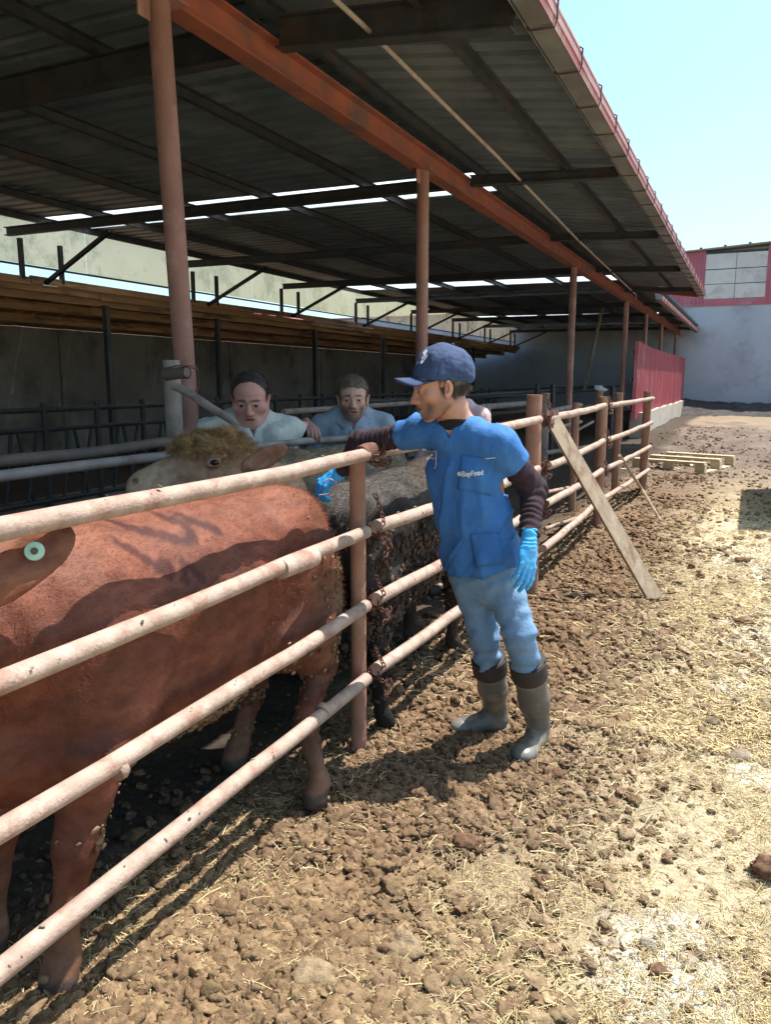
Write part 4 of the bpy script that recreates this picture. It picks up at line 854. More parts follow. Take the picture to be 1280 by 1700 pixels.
def head_field(sc, res, jaw=1., nose=1., lo=(-.105, -.135, -.2), hi=(.105, .14, .14), fat=0., mouth=.004):
    f = Field(np.array(lo)*sc, np.array(hi)*sc, res)
    E_ = lambda c, r, k=.02, mode='add', R=None: f.ell(np.array(c)*sc, np.array(r)*sc, R, k*sc, mode)
    C_ = lambda a, b, ra, rb=None, k=.015, mode='add': f.cap(np.array(a)*sc, np.array(b)*sc, ra*sc, (ra if rb is None else rb)*sc, k*sc, mode)
    E_((0, -.018, .048), (.074, .094, .076)); E_((0, .022, -.015), (.062+fat*.5, .064, .085), .03); E_((0, .035, .045), (.058, .05, .045), .03)
    for s in (-1, 1):
        C_((s*.050*jaw, -.008, -.052), (s*.020, .056, -.092), .020+fat, .019+fat, .03); E_((s*.040, .052, -.022), (.024+fat, .022, .022), .02)
        C_((s*.010, .086, .022), (s*.046, .068, .022), .0085, .007, .014)
        E_((s*.031, .092, .002), (.018, .016, .012), .012, 'sub')
        E_((s*.031, .071, .002), (.0145, .0145, .0145), .004)
        C_((s*.018, .084, .0088), (s*.045, .0755, .0072), .0062, .0055, .004)          # upper lid
        C_((s*.020, .082, -.0075), (s*.042, .075, -.0075), .0048, .0045, .004)
        E_((s*.0125, .091*1, -.036), (.009*nose, .012, .008), .006)
        # ear
        Re = frame((s*.35, .93, -.1), (s*.25, -.2, 1.)); E_((s*.078, -.014, -.006), (.010, .019, .032), .006, 'add', Re); E_((s*.085, -.006, -.002), (.007, .010, .019), .005, 'sub', Re); E_((s*.077, -.004, -.03), (.007, .009, .010), .005)
    C_((0, .080, .014), (0, .102*1, -.030), .0085*nose, .0125*nose, .012); E_((0, .104, -.034), (.012*nose, .011, .010), .006)
    E_((0, .060, -.094), (.021+fat, .019, .018), .02); E_((0, .072, -.06), (.030, .018, .022), .02)
    C_((-.018, .083, -.0585), (.018, .083, -.0585), .0062, k=.006); C_((-.016, .083, -.0705), (.016, .083, -.0705), .0072, k=.006); E_((0, .093, -.0645), (.026, .014, mouth), .003, 'sub')
    return f
def head_col(V, sc, base, beard=0., bz=-.035, redden=.3):
    v = V/sc; c = np.tile(np.array(base, float), (len(v), 1)); n = fbm(v, 25, 3, 3)[:, None]; c = c*(1+.07*n)
    def blend(m, t): nonlocal c; m = np.clip(m, 0, 1)[:, None]; c = c*(1-m)+np.array(t)*m
    b = np.array(base)
    blend(redden*np.exp(-((np.abs(v[:, 0])-.042)/.02)**2-((v[:, 2]+.025)/.022)**2)*(v[:, 1] > .02), b*[1.08, .72, .68]); blend(redden*1.3*np.exp(-np.linalg.norm((v-[0, .105, -.034])/.018, axis=1)**2), b*[1.05, .66, .6])
    lm = np.exp(-((v[:, 2]+.0645)/.0085)**2-(v[:, 0]/.021)**4)*(v[:, 1] > .072); blend(lm*.8, b*[.85, .45, .42])
    mm = np.exp(-((v[:, 2]+.0645)/.0028)**2-(v[:, 0]/.022)**4)*(v[:, 1] > .07); blend(mm*.9, (.05, .015, .015))
    if beard:
        bd = sstep(bz+.01, bz-.03, v[:, 2]+.12*(v[:, 1]-.02)*-1*(v[:, 1] < .06))*sstep(-.04, -.0, v[:, 1])*sstep(-.118, -.10, v[:, 2]-.5*np.minimum(v[:, 1]-.03, 0)); bd = np.maximum(bd*(1-lm), np.exp(-((v[:, 2]+.050)/.006)**2-(v[:, 0]/.028)**4)*(v[:, 1] > .075)*.9)
        blend(beard*bd*(.75+.5*n[:, 0]), (.085, .058, .045))
    for s in (-1, 1): blend(.9*np.exp(-((v[:, 0]-s*.029)/.019)**4-((v[:, 2]-.024+.10*(np.abs(v[:, 0])-.03)**1)/.0052)**2)*(v[:, 1] > .05), (.035, .022, .016))
    return np.clip(c, .005, .9)
def add_eyes(parent, tf, sc, O):
    for s in (-1, 1):
        BV, BF = ico(2); c = np.array([s*.031, .0735, .0015])*sc; r = .0135*sc
        col = np.where((((BV[:, 0])**2+(BV[:, 2]+.15)**2) < .26)[:, None], np.array([[.02, .012, .01]]), np.array([[.25, .20, .18]]))
        link('eye', npmesh('eye', tf(BV*r+c)-O, BF, col), M['eyeball'], parent, loc=(0, 0, 0))
M['eyeball'] = mat('eyeball', (1, 1, 1), (1, 1, 1), 5, .2, 0, attr=True, spec=.5)
def hair_mesh(f, sc, hl, th, seed=0, ymax=9):
    g = Field.__new__(Field); g.lo, g.res, g.n, g.ax = f.lo, f.res, f.n, f.ax; g.f = f.f-th*sc
    def reg(P):
        y = P[..., 1]/sc; z = P[..., 2]/sc; x = np.abs(P[..., 0]/sc); r = np.interp(y, *hl)-z+.007*vnoise(P/sc, 55, 21)+.006*vnoise(P/sc, 110, 22)
        ear = .02*(1-np.sqrt(((y+.012)/.025)**2+((z+.006)/.038)**2)); ear = np.where(x > .065, ear, -1)
        return np.maximum(r, ear*1.)*sc*.8
    g.clipfn(reg); V, F = g.mesh(); N = vnormals(V, F); V = V+N*(.0035*sc*fbm(V*[1, .5, 1]/sc, 45, 3, seed))[:, None]; return V, F
HL_short = ([-.12, -.09, -.04, -.01, .02, .035, .055, .075, .1], [-.075, -.07, -.045, .0, .004, .045, .070, .082, .086])
def hand_field(curl=(.3, .35, .4, .45), thumb=.4, res=.0022, spread=.05, sc=1., thick=0.):
    f = Field(np.array((-.085, -.05, -.12))*sc, np.array((.065, .21, .05))*sc, res)
    f.ell(np.array((.0, .050, .0))*sc, np.array((.040+thick, .052, .0165+thick*.6))*sc, None, .01*sc); f.cap(np.array((0, -.05, 0))*sc, np.array((0, .02, 0))*sc, (.027+thick)*sc, (.026+thick)*sc, .02*sc)
    f.ell(np.array((-.022, .035, -.008))*sc, np.array((.018, .032, .014))*sc, None, .012*sc)
    L = [(.040, .024, .020), (.045, .028, .022), (.041, .026, .021), (.033, .020, .018)]; X = (-.030, -.010, .011, .030); Y = (.088, .094, .090, .080)
    for i in range(4):
        p = np.array([X[i], Y[i], 0.]); a = 0.; q = np.array([X[i]*.6, .045, 0.]); r0 = (.0095, .0098, .0093, .0082)[i]+thick*.4; pts = [q, p]; rs = [.011+thick*.4, r0+.0008]
        for j, l in enumerate(L[i]):
            a += curl[i]*(1.0, 1.25, .8)[j]; sp = (i-1.5)*spread; d = np.array([math.sin(sp), math.cos(a)*math.cos(sp), -math.sin(a)]); p = p+d*l; pts.append(p); rs.append(r0-.0008*(j+1))
        f.chain([x*sc for x in pts], [x*sc for x in rs], .004*sc)
    t = thumb; pts = [np.array([-.020, .012, -.004]), np.array([-.044, .040, -.012-.01*t]), np.array([-.056+.02*t, .068, -.022-.02*t]), np.array([-.056+.035*t, .092, -.030-.03*t])]
    f.chain([x*sc for x in pts], [x*sc for x in (.016+thick*.4, .0135+thick*.4, .0108+thick*.4, .009+thick*.4)], .008*sc); return f
def place(V, R, o): return V@np.asarray(R).T+np.asarray(o)
def tri_ok(V, F, R): return F if np.linalg.det(R) > 0 else F[:, ::-1]
# ------------------------------------------------------------------ the man in blue scrubs
L_ = at
FL = gz(893, 1240); FRt = gz(822, 1213); TL = gz(872, 1262); TR = gz(757, 1219)
VO = (float((FL[0]+FRt[0])/2), float((FL[1]+FRt[1])/2), 0.)
vet = empty('person', VO, 'standing man in blue scrub top, navy cap and grey rubber boots reaching over the rail', 'person')
Ov = np.array(VO)
def vpart(name, V, F, m, col=None, parent=None, label=None, smooth=True):
    o = link(name, npmesh(name, V-Ov, F, col, smooth), m, parent or vet, loc=(0, 0, 0))
    if parent is not None: o.parent = parent
    return tag(o, label)
shL = L_(828, 738, 2.94); shR = L_(700, 716, 3.08); nk = L_(752, 712, 3.0); pel = L_(802, 950, 3.17)
lat = nrm(shR-shL); upb = nrm(nk-pel); RB = frame(np.cross(upb, lat)*1., upb)   # x: towards his right, y: front
if RB[:, 1]@(CAMP-nk) < 0: RB = np.stack([-RB[:, 0], -RB[:, 1], RB[:, 2]], 1)
eL = L_(886, 812, 3.04); wL = L_(879, 892, 2.93); eR = L_(600, 736, 3.27); wR = L_(566, 782, 3.36)
hpos = L_(731, 643, 2.93); SH = 1.055
hf = nrm(-VR*.97-VH*.12-UPV*.16); Rh = frame(hf, UPV+VR*.05)
# head in its own fine grid
hfld = head_field(SH, .0036, mouth=.005); hV, hF = hfld.mesh(); hC = head_col(hV, SH, (.50, .27, .19), beard=.8, redden=.35); hW = place(hV, Rh, hpos)
# neck, forearms (under clothes) and torso core
bfld = Field(np.minimum.reduce([wR, wL, pel, shR])-.25, np.maximum.reduce([shL, nk, wL, eR])+[.3, .3, .2], .011)
hb = place(np.array([[0, -.035, -.075]])*SH, Rh, hpos)[0]; nb = nk+RB[:, 2]*-.01-RB[:, 1]*.02
bfld.cap(hb, nb, .060, .064, .03); bfld.chain([nb, shL*.75+nb*.25, shL], [.06, .055, .06], .05); bfld.chain([nb, shR*.75+nb*.25, shR], [.06, .055, .06], .05)
bfld.ell(L_(776, 800, 3.08), (.15, .09, .2), RB, .05); bfld.ell(L_(792, 900, 3.14), (.14, .09, .16), RB, .05)
bfld.chain([shL, eL, wL], [.05, .037, .028], .02); bfld.chain([shR, eR, wR], [.05, .037, .028], .02)
bV, bF = bfld.mesh(); bC = np.tile((.50, .27, .19), (len(bV), 1))*(1+.06*fbm(bV, 20, 2))[:, None]
V, F, C = joinm([(hW, hF, hC), (bV, bF, bC)]); vpart('body', V, F, M['skin'], C)
add_eyes(vet, lambda q: place(q, Rh, hpos), SH, Ov)
hl = ([-.14, -.10, -.06, -.03, -.0, .012, .022, .03, .06, .1], [-.085, -.085, -.065, -.02, -.018, -.012, .03, .055, .10, .12])
V, F = hair_mesh(hfld, SH, hl, .0075, 4); c = np.tile((.085, .065, .052), (len(V), 1)); g_ = sstep(.0, .5, fbm(V*[1, 1, .4], 60, 3, 6))[:, None]*.6; c = c*(1-g_)+np.array([.28, .24, .21])*g_
vpart('hair', place(V, Rh, hpos), F, M['hair'], c)
def head_strands(root, W, F, N0, n, L, r, mt, seed, wd, O, grav=.1, msk=None):
    Nw = vnormals(W, F); g = np.random.default_rng(seed); idx = g.choice(len(W), n) if msk is None else g.choice(np.nonzero(msk)[0], n); a, b = strands(W[idx]+g.normal(0, .001, (n, 3)), Nw[idx], L, r, 3, 1.5, seed, grav, wd)
    c = np.tile(N0, (len(a), 1))*np.repeat(.6+.8*g.random(n), len(a)//n)[:, None]; o = link('hair_strands', npmesh('hair_strands', a-O, b, c), mt, root, loc=(0, 0, 0)); o['kind'] = 'stuff'
head_strands(vet, place(V, Rh, hpos), F, (.15, .12, .10), 3500, .016, .0005, M['hair'], 3, -hf*.9-UPV*.9, Ov, .1, V[:, 2] < .0)
# cap
cf_ = Field(np.array((-.12, -.14, .0))*SH, np.array((.12, .15, .185))*SH, .0038)
cf_.ell(np.array((0, -.014, .056))*SH, np.array((.085, .102, .098))*SH, None, .01); cf_.ell(np.array((0, .025, .062))*SH, np.array((.077, .076, .086))*SH, None, .03); cf_.ell(np.array((0, .024, .032))*SH, np.array((.080, .083, .060))*SH, None, .02)
cf_.clipfn(lambda P: ((.024-.13*P[..., 1]/SH-P[..., 2]/SH)*SH)); V, F = cf_.mesh(); N = vnormals(V, F); V = V+N*(.0035*fbm(V, 22, 3, 8)+.0015*fbm(V, 60, 2, 9))[:, None]
an = np.arctan2(V[:, 0], V[:, 1]+.01); seam = np.min(np.abs(((an[:, None]-np.array([0, 1.05, 2.1, 3.14, -1.05, -2.1])[None]+math.pi) % (2*math.pi))-math.pi), axis=1); V = V-N*(.0018*np.exp(-(seam/.035)**2))[:, None]
Rc = frame(nrm(hf+UPV*.36), UPV); cap = vpart('cap', place(V, Rc, hpos+[0, 0, .0]), F, M['navy'])
m = MB(); BV, BF = ico(1); m.add(BV*.007+place(np.array([[0, -.014, .156]])*SH, Rc, hpos)[0]-Ov, [tuple(q) for q in BF]); b = m.build('cap_button', M['navy'], None, smooth=True); b.parent = cap
# brim: curved thick sheet
V = []; nu, nv = 22, 9
for t in (0, 1):
    for i in range(nu):
        a = (i/(nu-1)-.5)*2.5
        for j in range(nv):
            s = j/(nv-1); x = math.sin(a)*(.072+.014*s); y = math.cos(a)*.068+.102*s*math.cos(a*.55); z = .025-.010*y/.1-.012*s-.46*abs(x)**1.5*4*(.15+.85*s)*.5; V.append((x, y, z+(.004 if t else 0)))
V = np.array(V)*SH; F = []
for i in range(nu-1):
    for j in range(nv-1): a = i*nv+j; F += [(a, a+1, a+nv+1, a+nv), (a+nu*nv, a+nv+nu*nv, a+nv+1+nu*nv, a+1+nu*nv)]
for i in range(nu-1): a = i*nv+nv-1; F.append((a, a+nu*nv, a+nv+nu*nv, a+nv))
for j in range(nv-1): F += [(j, j+nu*nv, j+1+nu*nv, j+1), ((nu-1)*nv+j, (nu-1)*nv+j+1, (nu-1)*nv+j+1+nu*nv, (nu-1)*nv+j+nu*nv)]
vpart('brim', place(V, Rc, hpos), np.array(F), M['navy'], parent=cap)
# scrub top
sf = Field(np.minimum.reduce([shR, pel, L_(690, 700, 3.2), L_(700, 980, 3.1)])-.22, np.maximum.reduce([shL, nk, L_(890, 760, 2.9)])+.22, .0075)
sf.ell(L_(774, 795, 3.06), (.168, .110, .165), RB, .05); sf.ell(L_(785, 855, 3.09), (.160, .114, .15), RB, .05); sf.ell(L_(798, 915, 3.12), (.162, .118, .13), RB, .05); sf.ell(L_(803, 955, 3.14), (.172, .128, .10), RB, .05)
sf.chain([shL*.5+nk*.5-UPV*.0, shL, shL*.35+eL*.65], [.062, .064, .070], .05); sf.chain([shR*.5+nk*.5-UPV*.01, shR, shR*.5+eR*.5], [.056, .058, .060], .05)
sf.chain([nk-UPV*.03, nk*.5+shL*.5+UPV*.0], [.07, .064], .04); sf.chain([nk-UPV*.03, nk*.5+shR*.5], [.07, .062], .04)
sf.half(pel+upb*.050, -upb)
cR = shR*.66+eR*.34; dR = nrm(eR-shR); X, Y, Z = np.meshgrid(*sf.ax, indexing='ij'); P = np.stack([X, Y, Z], -1)
dd = np.where(((P-cR)@lat) > -.06, (P-cR)@dR, -1); sf.f = np.maximum(sf.f, dd.astype(np.float32))
cL = shL*.56+eL*.44; dL = nrm(eL-shL); dd = np.where(np.linalg.norm(P-cL-dL*.05, axis=-1) < .115, (P-cL)@dL, -1); sf.f = np.maximum(sf.f, dd.astype(np.float32))
# neckline: a V cut
vb = L_(744, 728, 2.93); Q = (P-vb)@RB; q0 = Q[..., 0]; q2 = Q[..., 2]; q1 = Q[..., 1]
cut = (q2*.50-np.abs(q0-.0))*.9; cut = np.where(q1 > -.09, cut, -1); cut2 = .062-np.linalg.norm(P-(nb+RB[:, 2]*.085), axis=-1)
sf.f = np.maximum(sf.f, np.maximum(np.minimum(cut, .0+q1*0+.5), cut2).astype(np.float32)); del X, Y, Z, P, Q
V, F = sf.mesh(); N = vnormals(V, F); q = (V-vb)@RB
w1 = fbm(np.stack([q[:, 0]*15, q[:, 1]*8, q[:, 2]*3.5], 1), 1, 3, 14)                # long vertical folds
aL = V-(shL*.8+pel*.2); dg = aL@nrm(RB[:, 0]*.8-RB[:, 2]*.6); w2 = np.sin(dg*70+2*vnoise(V, 9, 4))*np.exp(-(np.linalg.norm(aL, axis=1)/.13)**2)
aR = V-(shR*.75+pel*.25); dg = aR@nrm(-RB[:, 0]*.5+RB[:, 2]*.85); w3 = np.sin((aR@RB[:, 0])*75+2*vnoise(V, 9, 6))*np.exp(-(np.linalg.norm(aR, axis=1)/.12)**2)
w4 = np.sin(q[:, 0]*42+q[:, 2]*14+2.2*vnoise(V, 5, 9))*sstep(-.1, -.45, q[:, 2])
sL = (V-shL)@nrm(eL-shL); w5 = np.abs(vnoise(V+RB[:, 0]*.3, 26, 3))*sstep(.16, .02, np.linalg.norm(V-shL, axis=1))
rg = lambda v: 1-2*np.abs(v)
qv = np.stack([q[:, 0]*11+q[:, 2]*2.5, q[:, 1]*5, q[:, 2]*2.2], 1); w6 = rg(vnoise(qv, 1, 31))**3; qd = np.stack([(q[:, 0]*.7+q[:, 2]*.7)*17, q[:, 1]*5, (q[:, 0]*-.7+q[:, 2]*.7)*3.5], 1); w7 = rg(vnoise(qd, 1, 37))**3*sstep(-.05, -.25, np.abs(q[:, 2]+.12)*-1+.0)
V = V+N*(.005*w1+.004*w2+.004*w3+.003*w4-.004*w5+.014*w6*sstep(.02, -.12, q[:, 2])+.011*w7+.0025*fbm(V, 18, 3, 2))[:, None]
scrub = vpart('scrub_top', V, F, M['scrub']); SBVH = BVHTree.FromPolygons([tuple(v) for v in V], [tuple(f) for f in F])
def onto(px, py, off, bv=None):
    d = ray(px, py); h = (bv or SBVH).ray_cast(Vector(CAMP), Vector(d)); 
    if h[0] is None: return at(px, py, 2.95)
    n = np.array(h[1]); n = n if n@d < 0 else -n; return np.array(h[0])+n*off-nrm(d)*.0008
def cloth_line(pts, r, name, mt, parent, bv=None):
    P = []
    for (a, b), (c, d) in zip(pts[:-1], pts[1:]):
        k = max(2, int(math.hypot(c-a, d-b)/5))
        for i in range(k): P.append(onto(a+(c-a)*i/k, b+(d-b)*i/k, r*.5, bv))
    P.append(onto(*pts[-1], r*.5, bv)); m = MB(); m.tube(np.array(P)-Ov, r, 6); o = m.build(name, mt, parent, smooth=True); o.parent = parent; o.matrix_parent_inverse = Matrix(); return o
def patch(pts4, nu, nv, off, name, mt, parent):     # cloth patch that follows the shirt, with thickness
    (a, b, c, d) = [np.array(p, float) for p in pts4]; V = []
    for o_ in (off, 0.0):
        for i in range(nu):
            for j in range(nv): u, v = i/(nu-1), j/(nv-1); q = (a*(1-u)+b*u)*(1-v)+(d*(1-u)+c*u)*v; V.append(onto(q[0], q[1], o_))
    F = [(i*nv+j, i*nv+j+1, (i+1)*nv+j+1, (i+1)*nv+j) for i in range(nu-1) for j in range(nv-1)]; K = nu*nv
    ed = [i*nv for i in range(nu)]+[(nu-1)*nv+j for j in range(nv)]+[i*nv+nv-1 for i in range(nu)][::-1]+[j for j in range(nv)][::-1]
    for p, q in zip(ed[:-1], ed[1:]):
        if p != q: F.append((p, q, q+K, p+K))
    o = link(name, npmesh(name, np.array(V)-Ov, F), mt, parent, loc=(0, 0, 0)); o.parent = parent; return o
pk = patch([(766, 755), (821, 763), (815, 822), (760, 812)], 12, 12, .0035, 'chest_pocket', M['scrub'], scrub)
cloth_line([(766, 756), (793, 762), (822, 760)], .0016, 'pocket_edge', M['white'], scrub)
pk2 = patch([(780, 886), (828, 884), (838, 935), (790, 942)], 10, 10, .0035, 'lower_pocket', M['scrub'], scrub)
# neckline trim (cloth band) and jersey underneath
jf = Field(nk-.16, nk+.12, .006); jf.cap(hb, nb, .0675, .074, .02); jf.ell(nk-UPV*.045-RB[:, 1]*.005, (.08, .045, .05), RB, .03); jf.half(nb+RB[:, 2]*.032+RB[:, 1]*.0, RB[:, 2]+RB[:, 1]*-.35); V, F = jf.mesh(); vpart('neck_jersey', V, F, M['black_knit'])
# lettering
def lettering(s, px, py, h, name, w=None, skew=0.):
    cu = bpy.data.curves.new('lettering', 'FONT'); cu.body = s; cu.size = 1; cu.offset = .018; ob = bpy.data.objects.new('lettering_tmp', cu); COL.objects.link(ob)
    dg = bpy.context.evaluated_depsgraph_get(); me = bpy.data.meshes.new_from_object(ob.evaluated_get(dg)); bpy.data.objects.remove(ob)
    co = np.zeros(len(me.vertices)*3, np.float32); me.vertices.foreach_get('co', co); co = co.reshape(-1, 3).astype(float); W_ = co[:, 0].max()-co[:, 0].min(); hh = .70; sx = (w/W_) if w else h/hh
    out = np.array([onto(px+(x-co[:, 0].min())*sx, py-y*h/hh+skew*x*sx, .0055)-Ov for x, y, _ in co]); me.vertices.foreach_set('co', out.astype(np.float32).ravel()); me.update(); me.name = name
    o = link(name, me, M['white'], scrub, loc=(0, 0, 0)); o.parent = scrub; return o
lettering('BayFeed', 768.5, 790.5, 8.2, 'lettering', 33, -.06)
m = MB(); pc = [onto(764.3+3.4*math.cos(a), 786.6+3.6*math.sin(a), .0055)-Ov for a in np.linspace(0, 2*math.pi, 17)[:-1]]; pi_ = [onto(764.9+1.2*math.cos(a), 786.9+1.0*math.sin(a), .0055)-Ov for a in np.linspace(0, 2*math.pi, 17)[:-1]]
m.add(pc+pi_, [(i, (i+1) % 16, 16+(i+1) % 16, 16+i) for i in range(16) if i not in (13,)]); o = m.build('round_emblem', M['white'], scrub); o.parent = scrub; o.matrix_parent_inverse = Matrix()
def strokes_text(x0, x1, y, h, seed, gap=()):
    g = random.Random(seed); x = x0; m = MB()
    while x < x1-1:
        w = g.uniform(1.2, 2.6); hh = h*g.uniform(.65, 1.)
        if not any(a < x < b for a, b in gap):
            for (a, b, c, d) in ((x, y-hh, x+.55, y), (x, y-hh if g.random() < .6 else y-.6, x+w*.8, (y-hh if g.random() < .6 else y-.6)+.6), (x+w*.75, y-hh*g.uniform(.5, 1), x+w*.75+.5, y)):
                m.add([onto(p_, q_, .003)-Ov for p_, q_ in ((a, b), (c, b), (c, d), (a, d))], [(0, 1, 2, 3)])
        x += w+.7
    o = m.build('small_print', M['white'], scrub); o.parent = scrub; o.matrix_parent_inverse = Matrix()
strokes_text(701, 708, 747, 4.2, 1); strokes_text(712, 724, 751.5, 4.6, 2); strokes_text(716, 724, 756, 2.4, 3); strokes_text(708, 723, 763, 5, 4)
m = MB(); m.add([onto(a, b, .003)-Ov for a, b in ((724.6, 748), (725.6, 748), (725.4, 775), (724.4, 775))], [(0, 1, 2, 3)]); m.add([onto(a, b, .003)-Ov for a, b in ((722.5, 776), (724, 776), (724, 778), (722.5, 778))], [(0, 1, 2, 3)]); o = m.build('print_line', M['white'], scrub); o.parent = scrub; o.matrix_parent_inverse = Matrix()
# cap emblem (white stylised stroke)
CB = BVHTree.FromPolygons([tuple(Vector(v.co)+Vector(Ov)) for v in cap.data.vertices], [tuple(p.vertices) for p in cap.data.polygons])
m = MB()
for quad in (((703, 586), (708, 580), (711, 583), (705, 593)), ((705, 593), (709, 588), (711, 591), (704, 601)), ((699, 600), (704, 597), (704, 602), (699, 605)), ((701, 594), (704, 591), (704, 596), (701, 599))):
    m.add([onto(a, b, .003, CB)-Ov for a, b in quad], [(0, 1, 2, 3)])
o = m.build('cap_emblem', M['white'], cap); o.parent = cap; o.matrix_parent_inverse = Matrix()
# sleeves with ring wrinkles
def sleeve(a, e, w, name, rs, freq, amp, seed, t0=.25):
    f = Field(np.minimum.reduce([a, e, w])-.09, np.maximum.reduce([a, e, w])+.09, .0055); s = a+(e-a)*t0; f.chain([s, e, w], rs, .03); f.half(w, w-e); V, F = f.mesh(); N = vnormals(V, F)
    d1 = nrm(e-s); d2 = nrm(w-e); L1 = np.linalg.norm(e-s); t = np.where((V-e)@nrm(d1+d2) < 0, (V-s)@d1, L1+(V-e)@d2)
    ph = vnoise(V, 14, seed)*5.0+vnoise(V, 5, seed+1)*4; V = V+N*(amp*np.sin(t*freq+ph)*(1+.5*vnoise(V, 17, seed+3))+.003*fbm(V, 20, 2, seed))[:, None]; return vpart(name, V, F, M['sleeve'])
sleeve(shL, eL, wL, 'sleeve', [.056, .050, .039], 215, .0024, 3, .35); sleeve(shR, eR, wR-(wR-eR)*.02, 'sleeve', [.049, .050, .037], 250, .0028, 5, .30)
# gloves
def glove(wrist, fingers, back, thumb_side, curl, thumb, name='glove', sc=1.08, mt='glove', parent=None, thick=.002, O=None):
    y = nrm(fingers); z = np.array(back, float); z = nrm(z-y*(z@y)); x = np.cross(y, z)
    if thumb_side*1. < 0: x = -x
    f = hand_field(curl, thumb, sc=sc, thick=thick); V, F = f.mesh(); N = vnormals(V, F); V = V+N*(.0012*fbm(V, 50, 2, 5)+.0012*np.sin(V[:, 1]*330+3*vnoise(V, 30, 2))*sstep(.05, .0, V[:, 1]))[:, None]
    R = np.stack([x, y, z], 1); return place(V, R, wrist), tri_ok(V, F, R)
V, F = glove(wL+(wL-eL)*.10, (L_(874, 975, 2.90)-wL), -VH*.8+VR*.5, 1, (.22, .28, .30, .34), .5, sc=1.05); vpart('glove', V, F, M['glove'])
V, F = glove(wR+(wR-eR)*.02, (L_(528, 808, 3.36)-wR)+VH*.0, UPV*.35-VR*.75-VH*.4, -1, (.75, .8, .75, .7), .9, sc=1.12); vpart('glove', V, F, M['glove'])
m = MB(); m.tube([L_(536, 800, 3.28), L_(548, 795, 3.26), L_(558, 800, 3.26), L_(557, 812, 3.27), L_(546, 820, 3.28), L_(530, 822, 3.30)], .0028, 6); tag(m.build('sampling_tube', M['tube'], smooth=True), 'thin clear looped tube held in the blue glove at the bull tail', 'tube')
# jeans
kL = L_(862, 1050, 3.10); kR = L_(803, 1055, 3.27); hpL = L_(832, 960, 3.13); hpR = L_(782, 962, 3.20)
aL = FL+[0, 0, .12]; aR = FRt+[0, 0, .12]; bL = aL+(kL-aL)*.62; bR = aR+(kR-aR)*.62
jf = Field(np.minimum.reduce([bR, bL, pel])-.22, np.maximum.reduce([pel, hpL, hpR])+.22, .0085)
jf.ell(L_(806, 955, 3.16), (.148, .104, .13), RB, .04); jf.chain([hpL, kL, bL-(kL-bL)*.15], [.086, .064, .056], .03); jf.chain([hpR, kR, bR-(kR-bR)*.15], [.084, .062, .055], .03)
jf.half(pel+upb*.10, upb); V, F = jf.mesh(); N = vnormals(V, F); zz = V[:, 2]
V = V+N*(.004*np.sin(zz*110+2.5*vnoise(V, 8, 5))*sstep(.78, .5, zz)*(.5+.5*sstep(.55, .42, zz))+.004*fbm(V*[1, 1, .6], 13, 3, 6)+.003*np.sin((V@RB[:, 0])*60+zz*70+3*vnoise(V, 10, 8)))[:, None]; vpart('jeans', V, F, M['jeans'])
# boots
def boot(ank, toe, top, name='boot'):
    d = nrm((toe-ank)*[1, 1, 0]); side = np.cross(UPV, d); toe = ank+d*.185; heel = ank-d*.055
    f = Field(np.minimum.reduce([ank, toe, top, heel])-.12, np.maximum.reduce([ank, toe, top, heel])+.12, .0055); lo = ank+[0, 0, .11]
    f.chain([lo, lo+(top-lo)*.4, top], [.052, .063, .072], .03); R = frame(d, UPV)
    f.ell(ank+[0, 0, .055], (.043, .062, .055), R, .03); f.cap(ank+d*.03+[0, 0, .055], ank+d*.12+[0, 0, .038], .047, .040, .03); f.ell(ank+d*.145+[0, 0, .036], (.050, .062, .036), R, .025)
    f.half(top, top-lo); f.half(ank+[0, 0, .012], (0, 0, -1)); V, F = f.mesh(); N = vnormals(V, F)
    V = V+N*(.003*np.sin(V[:, 2]*60+3*vnoise(V, 9, 4))*np.exp(-((V[:, 2]-.15)/.06)**2)+.0025*fbm(V, 14, 3, 3))[:, None]; b = vpart('boot', V, F, M['rubber'])
    # sole
    f = Field(np.minimum(heel, toe)-.09+[0, 0, .07], np.maximum(heel, toe)+.09, .005); f.ell(ank+d*.13+[0, 0, .018], (.055, .083, .03), R, .01); f.ell(ank+[0, 0, .018]-d*.005, (.045, .066, .03), R, .03); f.half(ank+[0, 0, .022], (0, 0, 1)); f.half(ank+[0, 0, -.012], (0, 0, -1)); V, F = f.mesh(); vpart('sole', V, F, M['sole'], parent=b)
    u = nrm(top-lo); m = MB(); P = [top-u*.085, top-u*.08, top-u*.03, top+u*.0, top+u*.006, top-u*.002, top-u*.03]; m.tube(np.array(P)-Ov, [.0745, .0775, .078, .0785, .074, .068, .066], 28, cap=False); c = m.build('boot_cuff', M['rubber_dark'], b, smooth=True); c.parent = b; c.matrix_parent_inverse = Matrix()
    m = MB(); P = [top-u*.10, top-u*.095, top-u*.085]; m.tube(np.array(P)-Ov, [.070, .0735, .072], 28, cap=False); c = m.build('cuff_ring', M['rubber_toe'], b, smooth=True); c.parent = b; c.matrix_parent_inverse = Matrix()
    # pale toe cap
    f = Field(toe-.13, toe+.10, .005); f.ell(ank+d*.150+[0, 0, .0365], (.0512, .0635, .0375), R, .01); f.half(ank+d*.125, -d); f.half(ank+[0, 0, .022], (0, 0, -1)); V, F = f.mesh(); vpart('toe_cap', V, F, M['rubber_toe'], parent=b)
    return b
boot(FL, TL, bL+[0, 0, .03]); boot(FRt, TR, bR+[0, 0, .03])
